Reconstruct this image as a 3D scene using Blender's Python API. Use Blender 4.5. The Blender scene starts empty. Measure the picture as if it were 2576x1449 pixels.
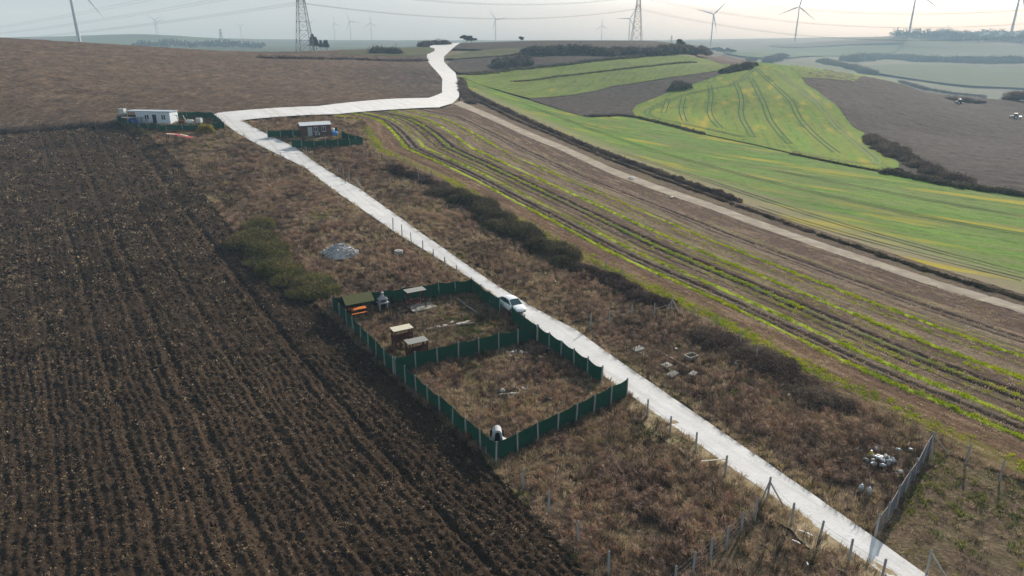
import bpy, math, random
import numpy as np
from mathutils import Vector, Matrix

R = math.radians
scene = bpy.context.scene
col = scene.collection

# ------------------------------------------------------------------ camera
CAMZ = 30.0
PITCH = R(20.0)
FOC = 24.0
cam_data = bpy.data.cameras.new('camera')
cam_data.lens = FOC
cam_data.sensor_width = 36.0
cam_data.sensor_fit = 'HORIZONTAL'
cam_data.clip_start = 0.5
cam_data.clip_end = 30000.0
cam = bpy.data.objects.new('camera', cam_data)
cam.location = (0, 0, CAMZ)
cam.rotation_euler = (R(90) - PITCH, 0, 0)
col.objects.link(cam)
scene.camera = cam

# ------------------------------------------------------------------ world, sun, exposure
SUN_AZ = R(34.5)      # to the right of straight ahead (+Y)
SUN_EL = R(26.0)
world = bpy.data.worlds.new('World')
scene.world = world
world.use_nodes = True
wt = world.node_tree
wt.nodes.clear()
sky = wt.nodes.new('ShaderNodeTexSky')
sky.sky_type = 'NISHITA'
sky.sun_disc = False
sky.sun_elevation = SUN_EL
sky.sun_rotation = SUN_AZ
sky.altitude = 100
sky.air_density = 1.0
sky.dust_density = 3.0
sky.ozone_density = 1.0
wbg = wt.nodes.new('ShaderNodeBackground')
wbg.inputs['Strength'].default_value = 0.105
wout = wt.nodes.new('ShaderNodeOutputWorld')
pale = wt.nodes.new('ShaderNodeHueSaturation')      # a thin overcast veil: the sky is nearly colourless
pale.inputs['Saturation'].default_value = 0.22
wt.links.new(sky.outputs[0], pale.inputs['Color'])
cool = wt.nodes.new('ShaderNodeMix')
cool.data_type, cool.blend_type = 'RGBA', 'MULTIPLY'
cool.inputs[0].default_value = 1.0
cool.inputs[7].default_value = (0.80, 0.96, 1.12, 1)
wt.links.new(pale.outputs[0], cool.inputs[6])
wt.links.new(cool.outputs[2], wbg.inputs['Color'])
wt.links.new(wbg.outputs[0], wout.inputs['Surface'])

sun_data = bpy.data.lights.new('sun', 'SUN')
sun_data.energy = 5.0
sun_data.angle = R(0.6)
sun_data.color = (1.0, 0.93, 0.84)
sun = bpy.data.objects.new('sun', sun_data)
sd = Vector((math.sin(SUN_AZ) * math.cos(SUN_EL), math.cos(SUN_AZ) * math.cos(SUN_EL), math.sin(SUN_EL)))
sun.rotation_euler = sd.to_track_quat('Z', 'Y').to_euler()
sun.location = sd * 300
col.objects.link(sun)

vs = scene.view_settings
vs.view_transform = 'Standard'
vs.look = 'None'
vs.exposure = 0.36
vs.gamma = 1.0
vs.use_curve_mapping = False
scene.cycles.use_denoising = True
scene.cycles.volume_bounces = 1
scene.cycles.max_bounces = 6
scene.cycles.transparent_max_bounces = 12
scene.cycles.volume_max_steps = 64

# ------------------------------------------------------------------ the land: heights from surveyed points
_ct, _st = math.cos(PITCH), math.sin(PITCH)
PXF = 2576 * FOC / 36.0      # pixels of focal length on a 2576 px wide print


def ray(u, v):
    a = (u - 1288.0) / PXF
    b = (v - 724.5) / PXF
    return np.array([a, _ct - _st * b, -_st - _ct * b])


def on_plane(u, v, z):
    d = ray(u, v)
    t = (z - CAMZ) / d[2]
    return (d[0] * t, d[1] * t, z)


def at_dist(u, v, dist):
    d = ray(u, v)
    t = dist / math.hypot(d[0], d[1])
    return (d[0] * t, d[1] * t, CAMZ + d[2] * t)


def survey():
    P = []
    for u, v, z in ((-200, 1500, 0), (500, 1449, 0), (1100, 1449, 0), (1700, 1449, 0), (2300, 1449, 0), (2800, 1449, -.3),
                    (0, 1100, 0), (600, 1100, 0), (1248, 1171, 0), (1580, 1003, 0), (988, 944, 0), (1350, 858, 0.1),
                    (2100, 1100, 0), (2576, 1150, -.4), (838, 782, 0.9), (1187, 734, 1.0), (400, 900, .5), (-100, 800, 1.2),
                    (1000, 590, 3.2), (1300, 620, 2.2), (640, 650, 2.6), (300, 620, 3.2), (-100, 600, 3.2),
                    (770, 425, 6.6), (430, 375, 9.0), (150, 420, 7.6), (-150, 430, 7.4), (1060, 440, 5.0),
                    (850, 346, 9.6), (387, 310, 11.8), (560, 300, 12.3), (0, 330, 10.4), (-300, 340, 10.5),
                    (1105, 270, 10.0), (920, 300, 11.0), (1250, 300, 6.4), (1350, 345, 3.9), (1500, 400, 2.2), (1700, 480, .5), (1950, 565, -1.), (2250, 670, -1.2), (2576, 780, -1.2),
                    (1600, 690, 0.4), (1900, 870, 0), (2200, 900, -.4), (1400, 480, 3.2),
                    (1500, 330, 1.0), (1785, 275, .3), (1700, 320, -1.0), (1900, 400, -2.5), (2172, 335, -3.5), (2264, 420, -4), (2576, 485, -5.5), (2576, 600, -4),
                    (2200, 500, -3), (1800, 440, -1), (2410, 258, -6), (2550, 293, -8), (2300, 330, -6), (2800, 400, -8), (2800, 620, -4)):
        P.append(on_plane(u, v, z))
    for u, v, d in ((0, 200, 240), (-300, 200, 240), (400, 200, 255), (0, 97, 350), (-300, 92, 350), (200, 108, 362), (400, 120, 380), (600, 131, 410), (750, 135, 432), (1000, 134, 440), (700, 200, 275), (1000, 190, 315),
                    (1160, 200, 340), (1112, 190, 340), (1090, 145, 430), (1135, 110, 560), (1250, 108.5, 640), (1500, 107.5, 650), (1700, 110, 630),
                    (1328, 246, 318), (1288, 172, 420), (1450, 158, 450), (1623, 142, 500), (1725, 139, 520), (1843, 163, 480), (1500, 225, 372), (1700, 200, 400), (1600, 250, 345),
                    (1898, 156, 470), (1960, 160, 475), (2017, 195, 425), (2055, 230, 385), (2107, 268, 340), (2277, 215, 500), (2576, 250, 520),
                    (2576, 220, 720), (2300, 190, 760), (2100, 165, 760), (2576, 170, 950), (2300, 160, 950), (2576, 150, 1050), (2050, 145, 930), (2800, 150, 1050), (2576, 115, 1300), (2300, 120, 1280), (2277, 97, 1330), (2000, 104.5, 1700), (2000, 122, 1300), (1850, 113, 1500), (1860, 132, 950), (2576, 88, 1650), (2800, 84, 1650),
                    (360, 84, 1950), (200, 91, 1950), (60, 98, 1950), (600, 106, 1900), (400, 122, 1250), (600, 130, 1150), (800, 104, 2200), (950, 104, 2150), (1040, 108, 2000), (800, 122, 1300), (1040, 114, 1100), (900, 128, 640)):
        P.append(at_dist(u, v, d * 1.8 if (u >= 1850 and d >= 700) else d))
    P += [(-300, 560, 17), (-560, 330, 27), (-80, 620, 17), (40, 820, 24), (180, 820, 24.5), (-700, 900, 12),
          (-120, -120, -1), (120, -120, -1), (0, -60, -.3), (-400, 0, 3), (400, 0, -3), (-1500, 400, 25), (1500, 400, -5),
          (0, 3500, 18), (-2500, 4500, 30),  (0, 7000, 22), (-5000, 7000, 25), (5000, 7000, 35), (-6000, 0, 20), (6000, 0, 10), (-4000, 2500, 25), (4000, 2500, 40), (2600, 4000, 55), (700, 2600, 22)]
    for u, d, z in ((1850, 620, 10), (1950, 590, 4), (1950, 720, 2), (2100, 600, -4), (2100, 750, -6), (2280, 620, -9), (2280, 800, -17), (2500, 660, -20), (2500, 850, -31), (2750, 700, -26), (1850, 900, 6)):
        d_ = ray(u, 100)
        h_ = math.hypot(d_[0], d_[1])
        P.append((d_[0] / h_ * d, d_[1] / h_ * d, z))
    return np.array(P)


_CP = survey()
_SC = 1000.0


def _phi(r2):
    return np.where(r2 > 1e-12, 0.5 * r2 * np.log(np.maximum(r2, 1e-12)), 0.0)


def _fit():
    xy = _CP[:, :2] / _SC
    n = len(xy)
    d2 = ((xy[:, None] - xy[None]) ** 2).sum(-1)
    K = _phi(d2) + np.eye(n) * 2e-5
    Q = np.c_[np.ones(n), xy]
    A = np.zeros((n + 3, n + 3))
    A[:n, :n] = K
    A[:n, n:] = Q
    A[n:, :n] = Q.T
    return np.linalg.solve(A, np.r_[_CP[:, 2], 0, 0, 0])


_W = _fit()


def terr(x, y):
    x = np.asarray(x, float)
    y = np.asarray(y, float)
    shp = x.shape
    px = x.ravel() / _SC
    py = y.ravel() / _SC
    out = np.empty(px.size)
    n = len(_CP)
    cx, cy = _CP[:, 0] / _SC, _CP[:, 1] / _SC
    for i in range(0, px.size, 20000):
        a = px[i:i + 20000, None]
        b = py[i:i + 20000, None]
        r2 = (a - cx) ** 2 + (b - cy) ** 2
        out[i:i + 20000] = _phi(r2) @ _W[:n] + _W[n] + _W[n + 1] * a[:, 0] + _W[n + 2] * b[:, 0]
    return out.reshape(shp)


def tz(x, y):
    return float(terr(np.array([x]), np.array([y]))[0])


_TS = np.geomspace(15, 5000, 700)


def at(u, v):
    """where a sight line from the survey point meets the land"""
    d = ray(u, v)
    h = math.hypot(d[0], d[1])
    xs, ys, zs = d[0] / h * _TS, d[1] / h * _TS, CAMZ + d[2] / h * _TS
    g = zs - terr(xs, ys)
    k = np.nonzero(g < 0)[0]
    if len(k) == 0:
        return None
    k = k[0]
    a, b = _TS[max(k - 1, 0)], _TS[k]
    for _ in range(24):
        m = .5 * (a + b)
        if CAMZ + d[2] / h * m < tz(d[0] / h * m, d[1] / h * m):
            b = m
        else:
            a = m
    return (d[0] / h * a, d[1] / h * a)


def far(u, dist):
    d = ray(u, 100)
    h = math.hypot(d[0], d[1])
    return (d[0] / h * dist, d[1] / h * dist)


def G(pts):
    """list of sight points (u, v) or ('d', u, dist) or ('w', x, y) -> ground xy"""
    out = []
    for p in pts:
        if p[0] == 'd':
            out.append(far(p[1], p[2]))
        elif p[0] == 'w':
            out.append((p[1], p[2]))
        else:
            r = at(*p)
            if r is None:
                r = far(p[0], 700)
            out.append(r)
    return np.array(out)


def chaikin(P, n=2, closed=True):
    P = np.asarray(P, float)
    for _ in range(n):
        if closed:
            Q = np.roll(P, -1, 0)
            P = np.stack([.75 * P + .25 * Q, .25 * P + .75 * Q], 1).reshape(-1, 2)
        else:
            A, B = P[:-1], P[1:]
            M = np.stack([.75 * A + .25 * B, .25 * A + .75 * B], 1).reshape(-1, 2)
            P = np.r_[P[:1], M, P[-1:]]
    return P


def inside(x, y, poly):
    r = np.zeros(x.shape, bool)
    n = len(poly)
    for i in range(n):
        x1, y1 = poly[i]
        x2, y2 = poly[(i + 1) % n]
        if y1 == y2:
            continue
        c = ((y1 > y) != (y2 > y)) & (x < (x2 - x1) * (y - y1) / (y2 - y1) + x1)
        r ^= c
    return r


def line_dist(x, y, line, closed=False):
    best = np.full(x.shape, 1e9)
    nx = np.zeros(x.shape)
    ny = np.zeros(x.shape)
    n = len(line)
    for i in range(n if closed else n - 1):
        ax, ay = line[i]
        bx, by = line[(i + 1) % n]
        dx, dy = bx - ax, by - ay
        L = dx * dx + dy * dy
        if L == 0:
            continue
        t = np.clip(((x - ax) * dx + (y - ay) * dy) / L, 0, 1)
        qx, qy = ax + t * dx, ay + t * dy
        d = np.hypot(x - qx, y - qy)
        m = d < best
        best = np.where(m, d, best)
        nx = np.where(m, qx, nx)
        ny = np.where(m, qy, ny)
    return best, nx, ny


def vnoise(x, y, seed=0):
    xi, yi = np.floor(x), np.floor(y)
    fx, fy = x - xi, y - yi
    fx = fx * fx * (3 - 2 * fx)
    fy = fy * fy * (3 - 2 * fy)

    def h(a, b):
        s = np.sin(a * 127.1 + b * 311.7 + seed * 74.7) * 43758.5453
        return s - np.floor(s)
    return (h(xi, yi) * (1 - fx) + h(xi + 1, yi) * fx) * (1 - fy) + (h(xi, yi + 1) * (1 - fx) + h(xi + 1, yi + 1) * fx) * fy


def fbm(x, y, octv=4, seed=0, gain=.5):
    a, s, t = 1.0, 0.0, 0.0
    for o in range(octv):
        s = s + a * vnoise(x * 2 ** o + o * 17.3, y * 2 ** o - o * 9.1, seed + o)
        t += a
        a *= gain
    return s / t


# ------------------------------------------------------------------ node and mesh helpers
class NT:
    def __init__(self, name):
        self.m = bpy.data.materials.new(name)
        self.m.use_nodes = True
        self.t = self.m.node_tree
        self.t.nodes.clear()
        self.out = self.t.nodes.new('ShaderNodeOutputMaterial')

    def n(self, typ, **kw):
        nd = self.t.nodes.new(typ)
        ins = kw.pop('ins', {})
        for k, v in kw.items():
            setattr(nd, k, v)
        for k, v in ins.items():
            self.set(nd.inputs[k], v)
        return nd

    def set(self, sock, v):
        if isinstance(v, bpy.types.NodeSocket):
            self.t.links.new(v, sock)
        else:
            if isinstance(v, (tuple, list)) and len(v) == 3 and sock.type == 'RGBA':
                v = (*v, 1)
            sock.default_value = v

    def pos(self, sx=1, sy=1, sz=1, rz=0):
        g = self.n('ShaderNodeNewGeometry')
        mp = self.n('ShaderNodeMapping', ins={'Vector': g.outputs['Position'], 'Scale': (sx, sy, sz), 'Rotation': (0, 0, rz)})
        mp.vector_type = 'TEXTURE' if rz else 'POINT'
        if rz:
            mp.inputs['Scale'].default_value = (1 / sx, 1 / sy, 1 / sz)
        return mp.outputs[0]

    def noise(self, scale, vec=None, detail=4, rough=.55, out='Fac', dist=0):
        nd = self.n('ShaderNodeTexNoise', ins={'Scale': scale, 'Detail': detail, 'Roughness': rough, 'Distortion': dist})
        if vec is None:
            vec = self.pos()
        self.set(nd.inputs['Vector'], vec)
        return nd.outputs[out]

    def ramp(self, fac, stops, interp='LINEAR'):
        r = self.n('ShaderNodeValToRGB')
        r.color_ramp.interpolation = interp
        e = r.color_ramp.elements
        while len(e) > 1:
            e.remove(e[-1])
        e[0].position = stops[0][0]
        e[0].color = self._c(stops[0][1])
        for p, c in stops[1:]:
            x = e.new(p)
            x.color = self._c(c)
        self.set(r.inputs[0], fac)
        return r.outputs[0]

    def _c(self, c):
        return (c, c, c, 1) if isinstance(c, (int, float)) else (*c, 1)

    def mix(self, fac, a, b, mode='MIX'):
        nd = self.n('ShaderNodeMix', data_type='RGBA', blend_type=mode)
        self.set(nd.inputs[0], fac)
        self.set(nd.inputs[6], a)
        self.set(nd.inputs[7], b)
        return nd.outputs[2]

    def math(self, op, a, b=0.0, clamp=False):
        nd = self.n('ShaderNodeMath', operation=op, use_clamp=clamp)
        self.set(nd.inputs[0], a)
        self.set(nd.inputs[1], b)
        return nd.outputs[0]

    def bump(self, h, strength=.5, dist=.1):
        return self.n('ShaderNodeBump', ins={'Height': h, 'Strength': strength, 'Distance': dist}).outputs[0]

    def principled(self, color, rough=.9, spec=.2, normal=None, metal=0.0, **kw):
        p = self.n('ShaderNodeBsdfPrincipled')
        self.set(p.inputs['Base Color'], color)
        self.set(p.inputs['Roughness'], rough)
        self.set(p.inputs['Specular IOR Level'], spec)
        self.set(p.inputs['Metallic'], metal)
        if normal is not None:
            self.set(p.inputs['Normal'], normal)
        for k, v in kw.items():
            self.set(p.inputs[k], v)
        return p.outputs[0]

    def surf(self, sh):
        self.t.links.new(sh, self.out.inputs['Surface'])
        return self.m


def plain(name, color, rough=.7, spec=.3, metal=0.0, var=.25, scale=3.0, bump=0.0, bscale=20.0):
    k = NT(name)
    tc = k.n('ShaderNodeTexCoord').outputs['Object']
    f = k.noise(scale, tc, 5, .6)
    c = k.mix(f, tuple(x * (1 - var) for x in color), tuple(min(1, x * (1 + var)) for x in color))
    nm = k.bump(k.noise(bscale, tc, 3), bump, .02) if bump else None
    return k.surf(k.principled(c, rough, spec, nm, metal))


def set_mesh(name, co, quads, mat, uv=None, smooth=True):
    me = bpy.data.meshes.new(name)
    co = np.asarray(co, np.float32)
    quads = np.asarray(quads, np.int32)
    nf, k = quads.shape
    me.vertices.add(len(co))
    me.vertices.foreach_set('co', co.ravel())
    me.loops.add(nf * k)
    me.loops.foreach_set('vertex_index', quads.ravel())
    me.polygons.add(nf)
    me.polygons.foreach_set('loop_start', np.arange(nf, dtype=np.int32) * k)
    if uv is not None:
        lay = me.uv_layers.new(name='UVMap')
        lay.data.foreach_set('uv', np.asarray(uv, np.float32)[quads.ravel()].ravel())
    me.update(calc_edges=True)
    me.validate()
    if smooth:
        me.polygons.foreach_set('use_smooth', np.ones(nf, bool))
    if mat:
        me.materials.append(mat)
    return me


def link(name, me, parent=None, loc=None, rot=None):
    o = bpy.data.objects.new(name, me)
    col.objects.link(o)
    if parent:
        o.parent = parent
    if loc is not None:
        o.location = loc
    if rot is not None:
        o.rotation_euler = rot
    return o


def tag(o, label=None, cat=None, group=None, kind=None):
    if label:
        o['label'] = label
    if cat:
        o['category'] = cat
    if group:
        o['group'] = group
    if kind:
        o['kind'] = kind
    return o


def thing(name, label, cat, xy, rz=0.0, group=None, dz=0.0):
    o = bpy.data.objects.new(name, None)
    o.empty_display_size = .3
    col.objects.link(o)
    o.location = (xy[0], xy[1], tz(xy[0], xy[1]) + GZ + dz)
    o.rotation_euler = (0, 0, rz)
    return tag(o, label, cat, group)


GZ = 0.03   # the field sheets lie this much above the bare survey surface


class MB:
    """collects boxes, bars, tubes and sheets; build() links them as one mesh object"""

    def __init__(self):
        self.v = []
        self.f = []

    def add(self, vs, fs):
        b = len(self.v)
        self.v += [tuple(p) for p in vs]
        self.f += [tuple(b + i for i in f) for f in fs]
        return self

    def box(self, c, s, rz=0.0, taper=1.0):
        x, y, z = [k / 2 for k in s]
        cr, sr = math.cos(rz), math.sin(rz)
        vs = []
        for dz, t in ((-z, 1), (z, taper)):
            for dx, dy in ((-x, -y), (x, -y), (x, y), (-x, y)):
                X, Y = dx * t, dy * t
                vs.append((c[0] + X * cr - Y * sr, c[1] + X * sr + Y * cr, c[2] + dz))
        return self.add(vs, [(3, 2, 1, 0), (4, 5, 6, 7), (0, 1, 5, 4), (1, 2, 6, 5), (2, 3, 7, 6), (3, 0, 4, 7)])

    def bar(self, p, q, w=.05, h=None, w2=None):
        h = h or w
        k = (w2 or w) / w
        p, q = Vector(p), Vector(q)
        d = (q - p).normalized()
        up = Vector((0, 0, 1)) if abs(d.z) < .95 else Vector((0, 1, 0))
        s = d.cross(up).normalized()
        t = s.cross(d)
        vs = []
        for c, m in ((p, 1), (q, k)):
            for a, b in ((-1, -1), (1, -1), (1, 1), (-1, 1)):
                vs.append(c + s * a * w / 2 * m + t * b * h / 2 * m)
        return self.add(vs, [(0, 1, 2, 3), (7, 6, 5, 4), (4, 5, 1, 0), (5, 6, 2, 1), (6, 7, 3, 2), (7, 4, 0, 3)])

    def tube(self, pts, rad, n=8, cap=True):
        pts = [Vector(p) for p in pts]
        m = len(pts)
        rad = rad if isinstance(rad, (list, tuple)) else [rad] * m
        vs = []
        for i, p in enumerate(pts):
            d = (pts[min(i + 1, m - 1)] - pts[max(i - 1, 0)]).normalized()
            up = Vector((0, 0, 1)) if abs(d.z) < .9 else Vector((0, 1, 0))
            s = d.cross(up).normalized()
            t = s.cross(d)
            for k in range(n):
                a = 2 * math.pi * k / n
                vs.append(p + (s * math.cos(a) + t * math.sin(a)) * rad[i])
        fs = []
        for i in range(m - 1):
            for k in range(n):
                a, b = i * n + k, i * n + (k + 1) % n
                fs.append((a, b, b + n, a + n))
        if cap:
            fs.append(tuple(range(n))[::-1])
            fs.append(tuple((m - 1) * n + k for k in range(n)))
        return self.add(vs, fs)

    def lathe(self, prof, n=12, c=(0, 0, 0)):
        return self.tube_z(prof, n, c)

    def tube_z(self, prof, n=12, c=(0, 0, 0)):
        vs, fs = [], []
        for r, z in prof:
            for k in range(n):
                a = 2 * math.pi * k / n
                vs.append((c[0] + r * math.cos(a), c[1] + r * math.sin(a), c[2] + z))
        for i in range(len(prof) - 1):
            for k in range(n):
                a, b = i * n + k, i * n + (k + 1) % n
                fs.append((a, b, b + n, a + n))
        fs.append(tuple(range(n))[::-1])
        fs.append(tuple((len(prof) - 1) * n + k for k in range(n)))
        return self.add(vs, fs)

    def prism(self, poly, axis, a, b):
        """poly in the plane across axis ('x','y','z'), extruded a..b"""
        n = len(poly)
        vs = []
        for t in (a, b):
            for p, q in poly:
                vs.append({'x': (t, p, q), 'y': (p, t, q), 'z': (p, q, t)}[axis])
        fs = [tuple(range(n))[::-1], tuple(range(n, 2 * n))]
        for i in range(n):
            j = (i + 1) % n
            fs.append((i, j, n + j, n + i))
        return self.add(vs, fs)

    def grid(self, rows):
        nr, nc = len(rows), len(rows[0])
        vs = [p for r in rows for p in r]
        fs = [(i * nc + j, i * nc + j + 1, (i + 1) * nc + j + 1, (i + 1) * nc + j) for i in range(nr - 1) for j in range(nc - 1)]
        return self.add(vs, fs)

    def mesh(self, name, mat, smooth=False):
        me = bpy.data.meshes.new(name)
        me.from_pydata([tuple(p) for p in self.v], [], self.f)
        if mat:
            me.materials.append(mat)
        me.update()
        import bmesh
        bm = bmesh.new()
        bm.from_mesh(me)
        bmesh.ops.recalc_face_normals(bm, faces=bm.faces)
        bm.to_mesh(me)
        bm.free()
        if smooth:
            for p in me.polygons:
                p.use_smooth = True
        return me

    def build(self, name, mat, parent=None, loc=None, rot=None, smooth=False):
        return link(name, self.mesh(name, mat, smooth), parent, loc, rot)


def sheet(name, poly, cell, mat, disp=None, ang=0.0, zoff=GZ, kind='structure', edge_fade=0.0):
    """a field: a grid clipped to the outline poly (ground xy), lying on the land"""
    poly = np.asarray(poly, float)
    ca, sa = math.cos(ang), math.sin(ang)
    P = np.c_[poly[:, 0] * ca + poly[:, 1] * sa, -poly[:, 0] * sa + poly[:, 1] * ca]
    x0, y0 = P.min(0) - cell
    x1, y1 = P.max(0) + cell
    nx, ny = int((x1 - x0) / cell) + 2, int((y1 - y0) / cell) + 2
    gx, gy = np.meshgrid(x0 + np.arange(nx) * cell, y0 + np.arange(ny) * cell)
    ins = inside(gx, gy, P)
    idx = np.arange(nx * ny).reshape(ny, nx)
    anyin = ins[:-1, :-1] | ins[1:, :-1] | ins[:-1, 1:] | ins[1:, 1:]
    q = np.stack([idx[:-1, :-1], idx[:-1, 1:], idx[1:, 1:], idx[1:, :-1]], -1)[anyin]
    used = np.zeros(nx * ny, bool)
    used[q.ravel()] = True
    fx, fy = gx.ravel().copy(), gy.ravel().copy()
    o = np.nonzero(used & ~ins.ravel())[0]
    _, qx, qy = line_dist(fx[o], fy[o], P, True)
    fx[o], fy[o] = qx, qy
    remap = np.full(nx * ny, -1)
    u = np.nonzero(used)[0]
    remap[u] = np.arange(len(u))
    fx, fy = fx[u], fy[u]
    wx, wy = fx * ca - fy * sa, fx * sa + fy * ca
    z = terr(wx, wy) + zoff
    if disp is not None:
        z = z + disp(wx, wy)
    me = set_mesh(name, np.c_[wx, wy, z], remap[q], mat)
    ob = link(name, me)
    ob['kind'] = kind
    return ob

# ------------------------------------------------------------------ ground materials
def m_land():
    k = NT('far_land')
    v = k.n('ShaderNodeTexVoronoi', ins={'Vector': k.pos(.0028, .0045, .0), 'Scale': 1.0, 'Randomness': .9})
    c = k.ramp(k.n('ShaderNodeSeparateColor', ins={0: v.outputs['Color']}).outputs[0],
               [(0, (.05, .075, .022)), (.3, (.060, .050, .032)), (.45, (.045, .065, .02)), (.6, (.07, .06, .036)), (.75, (.04, .036, .026)), (.9, (.05, .07, .022))], 'CONSTANT')
    near = k.mix(k.noise(.5, detail=6), (.10, .085, .05), (.20, .16, .09))
    f = k.ramp(k.math('DIVIDE', k.n('ShaderNodeSeparateXYZ', ins={0: k.n('ShaderNodeNewGeometry').outputs['Position']}).outputs[1], 1000.0), [(.60, 0), (.8, 1)])
    c = k.mix(f, near, c)
    c = k.mix(k.noise(.02, detail=8), k.mix(.35, c, (.05, .05, .02)), c)
    return k.surf(k.principled(c, .95, .1))


def m_tilled(name, dark, mid, light, ang, row=1.1, bump=.6, fine=5.0, light_amt=.5, xdark=False):
    k = NT(name)
    st = k.pos(.06, row, .5, ang)
    rows = k.noise(1.0, st, 5, .6)
    patch = k.noise(.03, detail=5)
    fin = k.noise(fine, detail=3, rough=.7)
    mid_n = k.noise(fine * .28, detail=5, rough=.8)
    c = k.mix(k.ramp(rows, [(.38, 0), (.60, 1)]), dark, mid)
    c = k.mix(k.ramp(mid_n, [(.50, 0), (.66, .8)]), c, light)
    c = k.mix(k.ramp(mid_n, [(.34, .8), (.48, 0)]), c, tuple(x * .55 for x in dark))
    c = k.mix(k.ramp(fin, [(.52, 0), (.70, light_amt)]), c, light)
    c = k.mix(k.ramp(patch, [(.4, 0), (.7, .45)]), c, dark)
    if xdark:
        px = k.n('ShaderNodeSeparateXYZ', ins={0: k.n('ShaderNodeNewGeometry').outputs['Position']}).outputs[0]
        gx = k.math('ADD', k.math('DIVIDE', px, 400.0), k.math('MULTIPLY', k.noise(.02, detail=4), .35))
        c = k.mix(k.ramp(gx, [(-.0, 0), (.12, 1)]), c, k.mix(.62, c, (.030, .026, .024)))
    big = k.noise(1.0, k.pos(.35, .13, .3), 5, .85)
    c = k.mix(k.ramp(big, [(.36, .75), (.48, 0)]), c, tuple(x * .6 for x in dark))
    c = k.mix(k.ramp(big, [(.54, 0), (.66, .6)]), c, light)
    fb = k.noise(fine * .45, detail=5, rough=.75)
    nm = k.bump(k.math('ADD', fb, k.math('MULTIPLY', rows, .6)), bump, .35)
    return k.surf(k.principled(c, .95, .05, nm))


def m_crop(name, ang, green=(.062, .160, .001), yellow=(.33, .27, .006), soil=(.17, .135, .07), soil_amt=.5, yel=.55, row=1.3, edge=False, stripe=False):
    k = NT(name)
    rows = k.noise(1.0, k.pos(.035, row, .5, ang), 4, .6)
    big = k.noise(1.0, k.pos(.016, .05, .5, ang), 4, .55)
    fin = k.noise(1.3, detail=5, rough=.8)
    c = k.mix(k.ramp(big, [(.35, 0), (.62, 1)]), green, tuple(min(1, g * 1.6) for g in green))
    c = k.mix(k.ramp(k.math('ADD', k.math('MULTIPLY', rows, .6), k.math('MULTIPLY', fin, .4)), [(.44, 0), (.58, soil_amt)]), c, soil)
    c = k.mix(k.ramp(fin, [(.36, .6), (.48, 0)]), c, tuple(g * .45 for g in green))
    gr = k.noise(.55, k.pos(.5, 1.0, .5, ang), 5, .85)
    c = k.mix(k.ramp(gr, [(.34, .75), (.50, 0)]), c, tuple(g * .35 for g in green))
    c = k.mix(k.ramp(gr, [(.55, 0), (.68, .7)]), c, soil)
    wide = k.noise(1.0, k.pos(.012, .42, .5, ang), 5, .7)
    c = k.mix(k.ramp(wide, [(.52, 0), (.64, .6)]), c, soil)
    c = k.mix(k.ramp(wide, [(.36, .6), (.46, 0)]), c, tuple(g * .5 for g in green))
    if edge:
        e = k.math('ADD', k.n('ShaderNodeAttribute', attribute_name='edge').outputs['Fac'], k.math('MULTIPLY', k.math('SUBTRACT', wide, .5), 26.0))
        c = k.mix(k.ramp(k.math('DIVIDE', e, 40.0), [(.0, .85), (.10, .7), (.36, .0)]), c, k.mix(fin, (.16, .12, .075), (.30, .24, .16)))
    if stripe:
        e = k.math('ADD', k.n('ShaderNodeAttribute', attribute_name='stripe').outputs['Fac'], k.math('MULTIPLY', k.math('SUBTRACT', big, .5), 7.0))
        sf = k.ramp(k.math('DIVIDE', e, 12.0), [(.10, 0), (.22, .55), (.36, .4), (.52, .0), (.74, .35), (.9, 0)])
        c = k.mix(k.math('MULTIPLY', sf, k.ramp(gr, [(.35, .5), (.6, 1)])), c, (.20, .20, .010))
    yn = k.noise(1.0, k.pos(.02, .16, .5, ang), 3, .5)
    c = k.mix(k.ramp(yn, [(yel, 0), (yel + .16, .85)]), c, yellow)
    nm = k.bump(fin, .5, .2)
    return k.surf(k.principled(c, .95, .05, nm))


def m_weed_ground():
    k = NT('weedy_soil')
    n1 = k.noise(.16, detail=6, rough=.6)
    n2 = k.noise(2.6, detail=5, rough=.7)
    c = k.ramp(n1, [(.3, (.045, .030, .020)), (.45, (.085, .058, .038)), (.55, (.11, .080, .050)), (.68, (.075, .068, .028))])  # soil tones darkened to stand for shade between the tufts
    c = k.mix(k.ramp(n2, [(.48, 0), (.68, .8)]), c, (.20, .15, .095))
    nm = k.bump(n2, .8, .25)
    return k.surf(k.principled(c, .95, .05, nm))


def m_road(name, a, b, c2, spec=.1, ang=None):
    k = NT(name)
    n1 = k.noise(.35, detail=6, rough=.65)
    n2 = k.noise(5.0, detail=4, rough=.7)
    c = k.mix(k.ramp(n1, [(.38, 0), (.66, 1)]), a, b)
    c = k.mix(k.ramp(n2, [(.5, 0), (.75, .6)]), c, c2)
    if ang is not None:
        run = k.noise(1.0, k.pos(.04, 1.1, .5, ang), 4, .6)
        c = k.mix(k.ramp(run, [(.36, .55), (.50, 0)]), c, c2)
        c = k.mix(k.ramp(run, [(.60, 0), (.72, .5)]), c, tuple(min(1, x * 1.15) for x in b))
    nm = k.bump(n2, .5, .06)
    return k.surf(k.principled(c, .95, spec, nm))


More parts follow.
